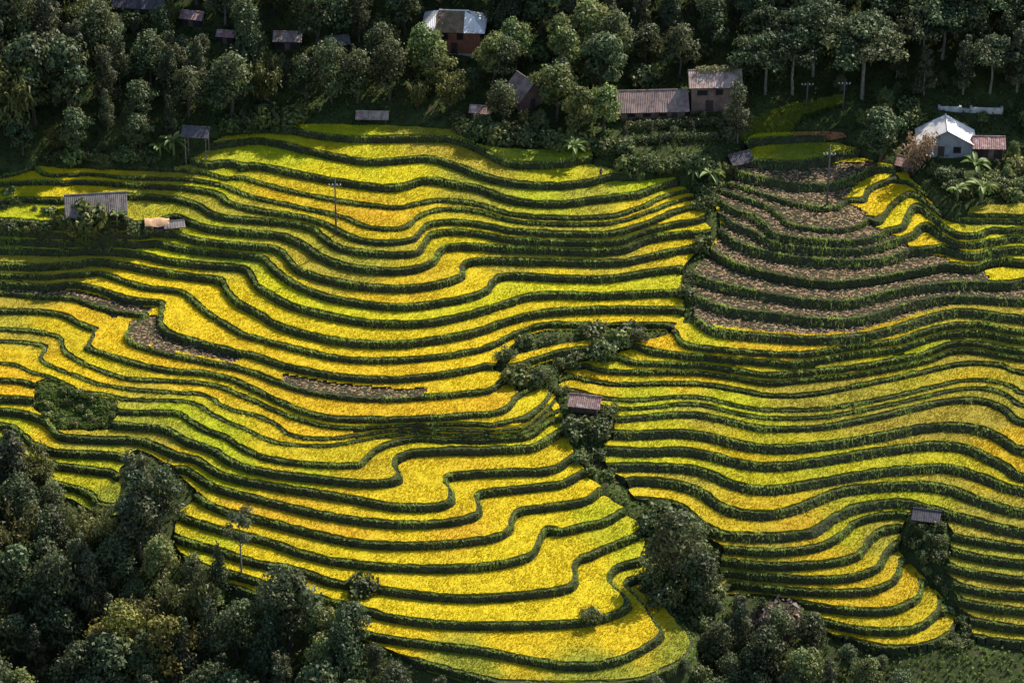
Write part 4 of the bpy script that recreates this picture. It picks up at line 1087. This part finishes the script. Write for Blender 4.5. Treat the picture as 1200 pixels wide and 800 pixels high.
# tan mud-walled shelter draped with a tarp
x, y, z = hit(184, 276)
root = bpy.data.objects.new("shelter", None); col.objects.link(root); root.location = (x, y + 1, z); root.rotation_euler = (0, 0, R(8))
tag(root, "small shelter under a bright orange-tan tarpaulin beside the farmhouse", "shelter")
m = MB(); n = 9; vv = []; ff = []
for j in range(n):
    for i in range(n):
        a, b = i / (n - 1), j / (n - 1)
        vv.append((-2 + 4 * a, -1.3 + 2.6 * b, .5 + 1.4 * math.sin(math.pi * min(1, .15 + b * .7)) + .12 * math.sin(a * 9 + b * 4) - .25 * a))
for j in range(n - 1):
    for i in range(n - 1): ff.append((j * n + i, j * n + i + 1, (j + 1) * n + i + 1, (j + 1) * n + i))
m.add(vv, ff); tp = m.build("tarpaulin", "tan_tarp", root, smooth=True)
for px in (-1.8, 1.8):
    for py in (-1.1, 1.1): MB().tube([(px, py, -.5), (px, py, .9)], [.07, .06], 6).build("post", "bark", root)
MB().box(-1.8, -1.0, -.2, -.6, -.8, .9).build("mud_wall", "tan_tarp", root)
MB().box(-.4, -1.2, -.2, 1.4, -.9, .55).build("front_panel", "purple_sheet", root)

# power poles
def pole(u, v, h, label):
    x, y, z = hit(u, v)
    r_ = bpy.data.objects.new("power_pole", None); col.objects.link(r_); r_.location = (x, y, z)
    tag(r_, label, "power pole", "power poles on the slopes")
    MB().tube([(0, 0, -.6), (0, 0, h * .5), (.05, 0, h)], [.17, .14, .1], 8).build("post", "iron", r_, smooth=True)
    ca = MB().box(-1.0, -.06, h * .86, 1.0, .06, h * .86 + .14).build("crossarm", "iron", r_)
    for px in (-.9, -.35, .35, .9):
        MB().tube([(px, 0, h * .86 + .14), (px, 0, h * .86 + .26), (px, 0, h * .86 + .4)], [.05, .12, .06], 6).build("insulator", "white_wall", ca)
    return r_
pole(394, 277, 10.5, "dark power pole standing on the rounded spur of golden terraces")
pole(969, 241, 10.5, "dark power pole standing on the harvested terraces")
pole(945, 128, 5.0, "short thin pole beside the grassy path")
pole(988, 130, 5.5, "thin pole between the grassy path and the round dark tree")

# pale retaining wall behind the white-roofed house
x, y, z = hit(1137, 131)
o = bpy.data.objects.new("garden_wall", None); col.objects.link(o); o.location = (x, y, z); o.rotation_euler = (0, 0, R(-3))
tag(o, "low pale garden wall behind the white-roofed house", "wall")
MB().box(-5.2, -.2, -.8, -1.8, .2, .75).build("wall_panel", "white_wall", o); MB().box(.2, -.2, -.8, 5.2, .2, .7).build("wall_panel", "white_wall", o)
MB().box(-1.8, -.26, -.8, .2, .26, .5).build("wall_panel", "concrete", o)
for px in (-5.2, -1.7, .1, 5.2): MB().box(px - .2, -.32, -.8, px + .2, .32, .95).build("pillar", "concrete", o)

# pale fallen log high in the forest
x, y, z = hit(717, 22)
o = MB().tube([(-2.6, 0, .5), (-.8, .2, 1.4), (1.2, .1, 2.2), (2.6, -.1, 3.0)], [.34, .3, .24, .12], 8).tube([(1.0, .1, 2.1), (1.6, .3, 2.2), (2.3, .4, 2.0)], [.12, .09, .04], 6).tube([(-2.6, 0, .5), (-3.0, 0, -.6)], [.36, .45], 8).build("fallen_log", "pale_bark", None, smooth=True, loc=(x, y, z))
tag(o, "pale fallen trunk leaning across the dark forest", "log")
# a small figure standing in the rice
x, y, z = hit(704, 211)
me = bpy.data.meshes.new("person_body")
jv = [(0, 0, .92), (0, 0, 1.18), (0, -.02, 1.42), (0, -.02, 1.52), (0, -.03, 1.66), (.1, 0, .86), (.11, -.03, .48), (.11, .02, .06), (.12, -.12, .03), (-.1, 0, .86), (-.11, .03, .48), (-.12, .06, .06), (-.13, -.07, .03), (.19, 0, 1.4), (.27, -.04, 1.12), (.24, -.2, .93), (-.19, 0, 1.4), (-.27, -.03, 1.12), (-.25, -.17, .91), (0, -.03, 1.74), (.235, -.26, .87), (-.245, -.23, .85)]
je = [(0, 1), (1, 2), (2, 3), (3, 4), (4, 19), (0, 5), (5, 6), (6, 7), (7, 8), (0, 9), (9, 10), (10, 11), (11, 12), (2, 13), (13, 14), (14, 15), (15, 20), (2, 16), (16, 17), (17, 18), (18, 21)]
jr = [.15, .14, .15, .06, .11, .1, .075, .045, .04, .1, .075, .045, .04, .065, .05, .035, .065, .05, .035, .08, .03, .03]
me.from_pydata(jv, je, [])
me.materials.append(MATS["cloth_dark"])
pe = link("person", me, None, loc=(x, y, z + .05), rot=(0, 0, .4))
pe.modifiers.new("skin", 'SKIN')
for i, r_ in enumerate(jr[:len(jv)]): me.skin_vertices[0].data[i].radius = (r_, r_ * (.75 if i in (0, 1, 2) else 1))
me.skin_vertices[0].data[0].use_root = True
sb = pe.modifiers.new("smooth", 'SUBSURF'); sb.levels = 2; sb.render_levels = 2
tag(pe, "person in dark clothes standing in the rice at the terrace lip", "person")
hat = MB().tube([(0, -.03, 1.72), (0, -.03, 1.76), (0, -.03, 1.9)], [.26, .24, .02], 12).build("hat", "dark_plank", pe, smooth=True)
# clay plot
uv = [(926, 160), (940, 157), (965, 156), (988, 158), (992, 163), (975, 166), (945, 167), (928, 165)]
gpts = []
for (u_, v_) in uv: gpts.append(hit(u_, v_))
cxm, cym = np.mean([p[0] for p in gpts]), np.mean([p[1] for p in gpts])
vv = []
for q in (1.0, .75, .5, .25):
    for p in gpts:
        a, b = cxm + (p[0] - cxm) * q, cym + (p[1] - cym) * q
        vv.append((a, b, float(surface_z(a, b)) + .28 + .05 * random.random()))
vv.append((cxm, cym, float(surface_z(cxm, cym)) + .3))
ff = [[r_ * 8 + i, r_ * 8 + (i + 1) % 8, (r_ + 1) * 8 + (i + 1) % 8, (r_ + 1) * 8 + i] for r_ in range(3) for i in range(8)] + [[24 + i, 24 + (i + 1) % 8, 32] for i in range(8)]
o = link("clay_ground", new_mesh("clay_ground", vv, ff, "clay_soil")); tag(o, "bare red clay plot behind the green field", kind="structure")

# ------------------------------------------------------------------ banana plants
def banana(u, v, s, label):
    x, y, z = hit(u, v)
    r_ = bpy.data.objects.new("banana_plant", None); col.objects.link(r_); r_.location = (x, y, z); r_.scale = (s, s, s)
    tag(r_, label, "banana plant", "banana plants around the houses")
    MB().tube([(0, 0, -.5), (0, 0, 1.2), (.05, 0, 2.3)], [.2, .17, .1], 8).build("stem", "leafstem", r_, smooth=True)
    for i in range(9):
        a = i * 2.4 + random.uniform(-.3, .3); ln = random.uniform(1.7, 2.4); up = random.uniform(.5, 1.3)
        vv, cc = [], []
        for j in range(8):
            t = j / 7
            d = ln * t; h = 2.1 + up * 1.6 * t - 1.7 * t * t * (1.4 - up * .5)
            w = .30 * math.sin(math.pi * min(1, .06 + t * .94)) ** .6 + .02
            for sd in (-1, 0, 1):
                vv.append((math.cos(a) * d - math.sin(a) * w * sd, math.sin(a) * d + math.cos(a) * w * sd, h + (.10 if sd == 0 else 0) * (-1)+ (.12 if sd else 0)))
                g = random.uniform(.85, 1.15); cc.append((.11 * g, .17 * g, .04 * g))
        ff = np.array([[j * 3 + k_, j * 3 + k_ + 1, (j + 1) * 3 + k_ + 1, (j + 1) * 3 + k_] for j in range(7) for k_ in range(2)])
        link("leaf", new_mesh("leaf", np.array(vv), ff, "leaf", np.array(cc), smooth=True), r_)
mat("leafstem", (.14, .15, .06), rough=.7)
banana(1143, 210, 1.3, "banana plant with broad arching leaves below the rust-roofed shed")
banana(1150, 238, 1.35, "lower banana plant with broad arching leaves by the terraces' end")
banana(1122, 236, 1.0, "small banana plant below the white-roofed house")
banana(832, 222, 1.3, "banana plant at the head of the main gully")
banana(812, 214, 1.0, "small banana plant beside the bright lime field")
banana(204, 183, 1.2, "banana plant beside the stilt hut")
banana(188, 186, 1.0, "small banana plant below the dark forest near the stilt hut")
banana(138, 270, .8, "small banana plant in front of the grey-roofed farmhouse")
banana(672, 190, 1.1, "banana plant at the edge of the green top field")

# ------------------------------------------------------------------ named trees and bushes
def tree_at(u, v, kind, hpx, label, group=None, cat="tree", name="tree", squash=1.):
    """base seen at pixel (u,v); hpx: height wanted in photo pixels"""
    x, y, z = hit(u, v)
    dist = float((np.array([x, y, z]) - CAM) @ FW)
    s = hpx / (HT[kind] * squash * math.cos(ELEV) * FPX / dist)
    return plant(kind, (x, y, z - .1), s, label, cat, group, name, squash=squash)

tree_at(165, 655, 'tall1', 128, "tallest pale-leaved tree rising beside the lowest terraces of the wooded corner")
tree_at(20, 600, 'tall0', 100, "tall grey-green tree at the end of the lower terraces")
tree_at(283, 672, 'slender0', 82, "slender open-crowned tree standing against the golden terraces")
tree_at(257, 690, 'cone1', 60, "small narrow leafy tree beside the slender open-crowned one")
tree_at(402, 795, 'cone0', 98, "cone-shaped vine-covered tree below the golden spur")
tree_at(340, 762, 'round2', 105, "wide dark tree with star-shaped leafy top below the golden terraces")
tree_at(148, 800, 'yellow0', 96, "yellow-green rounded tree in the dark wood", "yellow-green trees in the wood")
tree_at(198, 805, 'yellow0', 90, "lower yellow-green rounded tree beside its taller twin", "yellow-green trees in the wood")
tree_at(425, 695, 'bush0', 22, "small bush on the bank under the spur", cat="bush", name="bush")
tree_at(693, 727, 'bush1', 14, "tiny dark bush on the lip of the lowest golden terrace", cat="bush", name="bush")
tree_at(790, 690, 'round1', 100, "big dark tree filling the main gully below the field hut")
tree_at(822, 716, 'round0', 70, "leafy tree beside the big dark tree in the main gully")
tree_at(908, 745, 'dry_bush', 44, "brownish dry bush among the dark gully trees", cat="bush", name="bush", squash=1.4)
tree_at(893, 806, 'round2', 76, "glossy round-crowned tree at the foot of the gully")
tree_at(1031, 190, 'round0', 62, "round dark tree beside the red clay plot", squash=.85)
tree_at(864, 168, 'tall2', 72, "narrow dark tree between the barn and the green field")
tree_at(1010, 118, 'spread0', 92, "largest spreading tree above the grassy path")
tree_at(295, 88, 'cone0', 88, "vine-covered tall tree between two forest sheds")
tree_at(1072, 205, 'drybamboo', 52, "dry brown bamboo clump in front of the white-roofed house")
tree_at(14, 165, 'bamboo0', 95, "arching bamboo clump at the dark forest edge")
tree_at(500, 92, 'light0', 62, "light green tree overlapping the brick house's pale roof end")
tree_at(512, 108, 'light1', 52, "bushy light green tree directly below the brick house")
tree_at(577, 100, 'light1', 60, "leafy tree at the brick house's veranda end")
tree_at(108, 268, 'pale_bush0', 26, "leafy bush in front of the grey-roofed farmhouse", cat="bush", name="bush")

# ------------------------------------------------------------------ scattered woods
PIX = lambda p: proj(p[0], p[1], p[2])
def blocked(u, v, hpx, wpx):
    for (a, b, t, c) in HOUSES:
        if a - wpx < u < b + wpx and v > t - 4 and v - hpx < c - 3: return True
    return False

placed = []
def scatter(n_try, u_rng, v_rng, poly, spacing, rule, sd):
    r_ = random.Random(sd)
    out = []
    for _ in range(n_try):
        u, v = r_.uniform(*u_rng), r_.uniform(*v_rng)
        if not inpoly(np.array([u]), np.array([v]), poly)[0]: continue
        res = rule(u, v, r_)
        if res is None: continue
        x, y, z = hit(u, v)
        if float(bil(MASK, x, y)) > .35: continue
        sp = spacing * res[3] if len(res) > 3 else spacing
        if any((x - a) ** 2 + (y - b) ** 2 < (sp * .5 + s_ * .5) ** 2 for a, b, s_ in placed): continue
        placed.append((x, y, sp))
        out.append((x, y, z, *res[:3]))
    return out

TOP_WOOD = [(-60, -30), (1260, -30), (1260, 225), (1128, 226), (1078, 200), (1040, 180), (992, 150), (990, 112), (930, 118), (872, 150), (840, 168), (790, 178), (735, 170), (690, 165), (600, 168), (560, 165), (530, 140), (420, 128), (340, 132), (262, 146), (225, 170), (150, 184), (45, 182), (0, 200), (-60, 205)]
def rule_top(u, v, r_):
    if 868 < u < 1000 and v > 112: return None
    mid = 440 < u < 730
    right = u > 870
    q = r_.random()
    if mid and v > 60:
        kind, h = (r_.choice(kinds('light') + kinds('round')), r_.uniform(48, 74)) if q < .8 else (r_.choice(kinds('bamboo')), r_.uniform(36, 52))
        grp = 'light'
    elif right and v < 120:
        kind, h = (r_.choice(kinds('spread')), r_.uniform(54, 86)) if q < .5 else (r_.choice(kinds('round') + kinds('tall')), r_.uniform(46, 78)); grp = 'right'
    elif right:
        kind, h = (r_.choice(kinds('round') + kinds('light')), r_.uniform(18, 30)); grp = 'yard'
        if u < 1125 and v > 180: return None
    elif u < 440:
        kind, h = (r_.choice(kinds('tall') + kinds('round')), r_.uniform(54, 100)) if q < .85 else (r_.choice(kinds('bamboo') + ['cone0']), r_.uniform(46, 70)); grp = 'dark'
        if v > 150: h *= .6
    else:
        kind, h = (r_.choice(kinds('round') + kinds('tall')), r_.uniform(48, 80)); grp = 'right'
        if v > 110: h *= .55
    if blocked(u, v, h, 9): 
        h *= .45
        if blocked(u, v, h, 9): return None
        return kind, h, grp, .7
    return kind, h, grp, 1.0
LBL = {'light': ("light green leafy tree around the hidden roofs above the upper terraces", "leafy trees between the houses"),
       'right': ("dark tall tree in the shaded forest behind the barn and the white-roofed house", "forest trees behind the barn"),
       'yard': ("low bushy tree in the yards around the white-roofed house", "small trees around the white-roofed house"),
       'dark': ("dark tree of the shaded forest around the scattered forest sheds", "forest trees around the sheds")}
for (x, y, z, kind, h, g) in scatter(5200, (-60, 1260), (-30, 225), TOP_WOOD, 4.3, rule_top, 5):
    dist = float((np.array([x, y, z]) - CAM) @ FW)
    s = h / (HT[kind] * math.cos(ELEV) * FPX / dist)
    plant(kind, (x, y, z - .15), s, auto_label(kind, x, y, h, 44, 66), "tree", "trees of the woods around the terraces", "forest_tree", squash=random.uniform(.9, 1.12))

def rule_under(u, v, r_):
    if 868 < u < 1000 and v > 112: return None
    if u > 870 and v > 150: return None
    h = r_.uniform(15, 32)
    k = r_.choice(kinds('light') + kinds('bush') + kinds('pale_bush')) if 440 < u < 735 else r_.choice(kinds('round') + kinds('bush') + kinds('bamboo'))
    if k.startswith(('bush', 'pale')): h *= .75
    if blocked(u, v, h, 5): return None
    return k, h, 'under', .62
for (x, y, z, kind, h, g) in scatter(2600, (-20, 1220), (8, 200), TOP_WOOD, 4.3, rule_under, 15):
    dist = float((np.array([x, y, z]) - CAM) @ FW)
    s = h / (HT[kind] * math.cos(ELEV) * FPX / dist)
    isb = 'bush' in kind
    plant(kind, (x, y, z - .15), s, auto_label(kind, x, y, h, 16 if isb else 44, 21 if isb else 66), "bush" if isb else "tree", "bushes on the slopes" if isb else "trees of the woods around the terraces", "bush" if isb else "forest_tree")

LOWB = np.array([(-60, 515), (0, 508), (40, 505), (60, 560), (100, 582), (135, 596), (150, 540), (190, 545), (212, 610), (235, 668), (262, 698), (300, 690), (340, 668), (370, 698), (420, 706), (440, 756), (480, 778), (530, 797), (580, 806)], float)
LOW_WOOD = [(-60, 560), (0, 555), (60, 590), (140, 610), (190, 600), (215, 650), (240, 690), (330, 725), (440, 762), (560, 806), (600, 890), (-60, 890)]
def rule_low(u, v, r_):
    lim = np.interp(u, LOWB[:, 0], LOWB[:, 1])
    h = min(r_.uniform(52, 100), (v - lim) * 1.02)
    if h < 22: return None
    if h > 60: kind = r_.choice(kinds('tall') + kinds('round') + kinds('round') + ['bamboo1', 'cone0'])
    else: kind = r_.choice(kinds('round') + kinds('light') + kinds('bamboo'))
    return kind, h, 'low', (.85 if h < 50 else 1.0)
for (x, y, z, kind, h, g) in scatter(2600, (-60, 600), (555, 890), LOW_WOOD, 4.3, rule_low, 6):
    dist = float((np.array([x, y, z]) - CAM) @ FW)
    s = h / (HT[kind] * math.cos(ELEV) * FPX / dist)
    plant(kind, (x, y, z - .15), s, auto_label(kind, x, y, h, 50, 80), "tree", "trees of the woods around the terraces", "wood_tree", squash=random.uniform(.9, 1.1))

RB = np.array([(640, 806), (700, 802), (760, 790), (800, 772), (826, 700), (840, 694), (900, 698), (940, 708), (970, 744), (1000, 758), (1050, 772), (1100, 790), (1200, 800)], float)
def rule_right(u, v, r_):
    lim = np.interp(u, RB[:, 0], RB[:, 1])
    h = min(r_.uniform(40, 74), (v - lim) * 1.02)
    if h < 18: return None
    return r_.choice(kinds('round') + kinds('tall') + ['light0']) if h > 34 else r_.choice(kinds('round')), h, 'rg', .9
for (x, y, z, kind, h, g) in scatter(900, (640, 1075), (700, 880), [(640, 812), (760, 800), (815, 780), (835, 705), (940, 716), (1060, 790), (1080, 880), (640, 880)], 3.8, rule_right, 8):
    dist = float((np.array([x, y, z]) - CAM) @ FW)
    s = h / (HT[kind] * math.cos(ELEV) * FPX / dist)
    plant(kind, (x, y, z - .15), s, auto_label(kind, x, y, h, 34, 56), "tree", "trees of the woods around the terraces", "gully_tree")

# bushes in the gullies
def rule_bush(u, v, r_):
    k = r_.choice(kinds('bush') + kinds('bush') + kinds('pale_bush'))
    h = r_.uniform(9, 21)
    if u < 160: h = r_.uniform(4, 9); k = r_.choice(kinds('pale_bush'))
    if u > 1000: h = r_.uniform(6, 12)
    if 745 < u < 850 and v > 600: h *= 1.3
    return k, h, 'b', 1.0 + (h - 12) * .03
for poly, lab, grp, n_, sd in ((WILD_GULLY, "leafy bush growing in the main gully between the two terraced slopes", "bushes in the main gully", 2600, 31),
                               ([(1056, 640), (1066, 600), (1112, 606), (1112, 664), (1122, 704), (1142, 752), (1120, 765), (1100, 760), (1118, 740), (1095, 690)], "low bush in the narrow gully below the purple-roofed hut", "bushes in the narrow gully", 700, 32),
                               (WILD_SMALL, "pale bush in the little hollow among the lower terraces", "bushes in the little hollow", 300, 33)):
    us = [p[0] for p in poly]; vs_ = [p[1] for p in poly]
    def rb(u, v, r_, poly=poly):
        if u > 850 and v > 690 and poly is WILD_GULLY: return None
        if poly is WILD_GULLY and u > 1000: return None
        if 664 < u < 704 and 462 < v < 505: return None
        if v > 830: return None
        return rule_bush(u, v, r_)
    for (x, y, z, kind, h, g) in scatter(n_, (max(0, min(us)), min(1200, max(us))), (min(vs_), min(820, max(vs_))), poly, 1.7, rb, sd):
        dist = float((np.array([x, y, z]) - CAM) @ FW)
        s = h / (HT[kind] * math.cos(ELEV) * FPX / dist)
        plant(kind, (x, y, z - .1), s, auto_label(kind, x, y, h, 12, 17), "bush", "bushes on the slopes", "bush")
# bushes around the farmhouse and along the forest edge
def edge_bushes(pts, lab, grp, hmin, hmax):
    for (u, v) in pts:
        kd = random.choice(kinds('bush') + kinds('pale_bush')); hh_ = random.uniform(hmin, hmax); p_ = hit(u, v)
        tree_at(u, v, kd, hh_, auto_label(kd, p_[0], p_[1], hh_, 12, 18), "bushes on the slopes", "bush", "bush")
edge_bushes([(8 + i * 11.5 + random.uniform(-4, 4), 272 + random.uniform(-4, 8)) for i in range(15)] + [(20, 240), (40, 248), (58, 252), (10, 228), (6, 246)], "leafy bush in the overgrown garden around the grey-roofed farmhouse", "bushes around the farmhouse", 6, 13)
edge_bushes([(270 + i * 9 + random.uniform(-3, 3), 150 - i * 1.0 + random.uniform(-3, 5)) for i in range(9)] + [(540 + i * 9, 160 + i * .9 + random.uniform(-4, 4)) for i in range(17)], "leafy bush along the forest edge above the top terraces", "bushes along the forest edge", 10, 22)
edge_bushes([(700 + i * 8, 178 + random.uniform(-3, 5)) for i in range(5)] + [(735 + i * 10, 198 + random.uniform(-3, 3)) for i in range(12)], "leafy bush beside the lime-green field under the long house", "bushes under the long house", 9, 18)
edge_bushes([(60 + i * 13, 186 + random.uniform(-3, 5)) for i in range(10)], "low bush on the bare slope below the dark forest", "bushes below the dark forest", 8, 18)
edge_bushes([(1100 + i * 8, 214 + i * 1.2 + random.uniform(-10, 10)) for i in range(13)] + [(1080, 190), (1095, 200), (1120, 215), (1190, 200), (1180, 215)], "leafy bush in the yard below the white-roofed house", "bushes below the white-roofed house", 9, 18)

# clipped rows under the long house
def hedge(u0, v0, u1, v1, h, label):
    a, b = Vector(hit(u0, v0)), Vector(hit(u1, v1))
    n_ = int((b - a).length / .8)
    rs2 = np.random.default_rng(int(u0 + v0))
    lobes = []
    for i in range(n_ + 1):
        p = a.lerp(b, i / n_); z = float(surface_z(p.x, p.y))
        lobes.append((p.x - a.x, p.y - a.y, z - a.z + h * .5, .75, .6 * rs2.uniform(.8, 1.2), h * rs2.uniform(.5, .7)))
    V, F, C = cloud(lobes, n_ * 130, .32, rs2, (.075, .105, .04), fill=.15)
    o = link("hedge", new_mesh("hedge", V, F, "leaf", C), None, loc=a); tag(o, label, "hedge")
hedge(737, 152, 852, 149, 1.3, "upper leafy hedge row directly under the long thatched house")
hedge(730, 170, 850, 168, 1.3, "lower leafy hedge row above the green field")

# ------------------------------------------------------------------ undergrowth on the wild ground
rs = np.random.default_rng(77)
LIT = [(868, 168), (862, 142), (900, 132), (930, 122), (988, 113), (990, 122), (940, 138), (926, 158), (905, 166)]
n = 95000
x = rs.uniform(-112, 112, n); y = rs.uniform(Y0 + 2, Y1 - 40, n)
mk = bil(MASK, x, y); z = bil(HILL, x, y)
u, v = proj(x, y, z)
okm = (mk < .42) & (u > -60) & (u < 1260) & (v > -40) & (v < 860)
x, y, z, u, v = x[okm], y[okm], z[okm], u[okm], v[okm]
jn, in_ = np.where(inpoly(UU, VV, LIT) & (MASK < .42))
jj = rs.integers(0, len(jn), 4500)
xe, ye = gx[in_[jj]] + rs.uniform(-.3, .3, 4500), gy[jn[jj]] + rs.uniform(-.3, .3, 4500)
ze = bil(HILL, xe, ye); ue, ve = proj(xe, ye, ze)
jn2, in2 = np.where(inpoly(UU, VV, WILD_SMALL) & (MASK < .42))
j2 = rs.integers(0, len(jn2), 1800)
xf, yf = gx[in2[j2]] + rs.uniform(-.3, .3, 1800), gy[jn2[j2]] + rs.uniform(-.3, .3, 1800)
zf = bil(HILL, xf, yf); uf, vf = proj(xf, yf, zf)
x, y, z, u, v = [np.concatenate(q) for q in ((x, xe, xf), (y, ye, yf), (z, ze, zf), (u, ue, uf), (v, ve, vf))]
P = np.column_stack([x, y, z + .1])
pt = np.clip(.5 + .8 * fnoise(x, y, 4, 21), 0, 1)[:, None]
cc = (np.array((.045, .07, .02)) * (1 - pt) + np.array((.10, .135, .035)) * pt) * rs.uniform(.6, 1.3, (len(x), 1))
lit = inpoly(u, v, LIT)
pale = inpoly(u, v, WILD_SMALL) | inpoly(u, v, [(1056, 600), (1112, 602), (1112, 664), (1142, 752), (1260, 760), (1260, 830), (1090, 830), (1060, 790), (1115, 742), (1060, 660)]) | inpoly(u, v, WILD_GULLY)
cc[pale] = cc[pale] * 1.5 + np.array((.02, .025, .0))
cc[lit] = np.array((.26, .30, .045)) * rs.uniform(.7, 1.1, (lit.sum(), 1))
N = rs.normal(0, .5, (len(x), 3)) + np.array([0, 0, 1.])
V1, F1 = leaf_quads(P + np.array([0, 0, .25]) * rs.uniform(.2, 1.6, (len(x), 1)), N, .55, rs, 1.8, .2)
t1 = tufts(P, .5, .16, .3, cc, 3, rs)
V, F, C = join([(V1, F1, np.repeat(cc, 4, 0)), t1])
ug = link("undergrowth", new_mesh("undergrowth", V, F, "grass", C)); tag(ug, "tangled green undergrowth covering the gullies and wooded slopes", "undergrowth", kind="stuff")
print("undergrowth", len(F), "objects", len(bpy.data.objects))
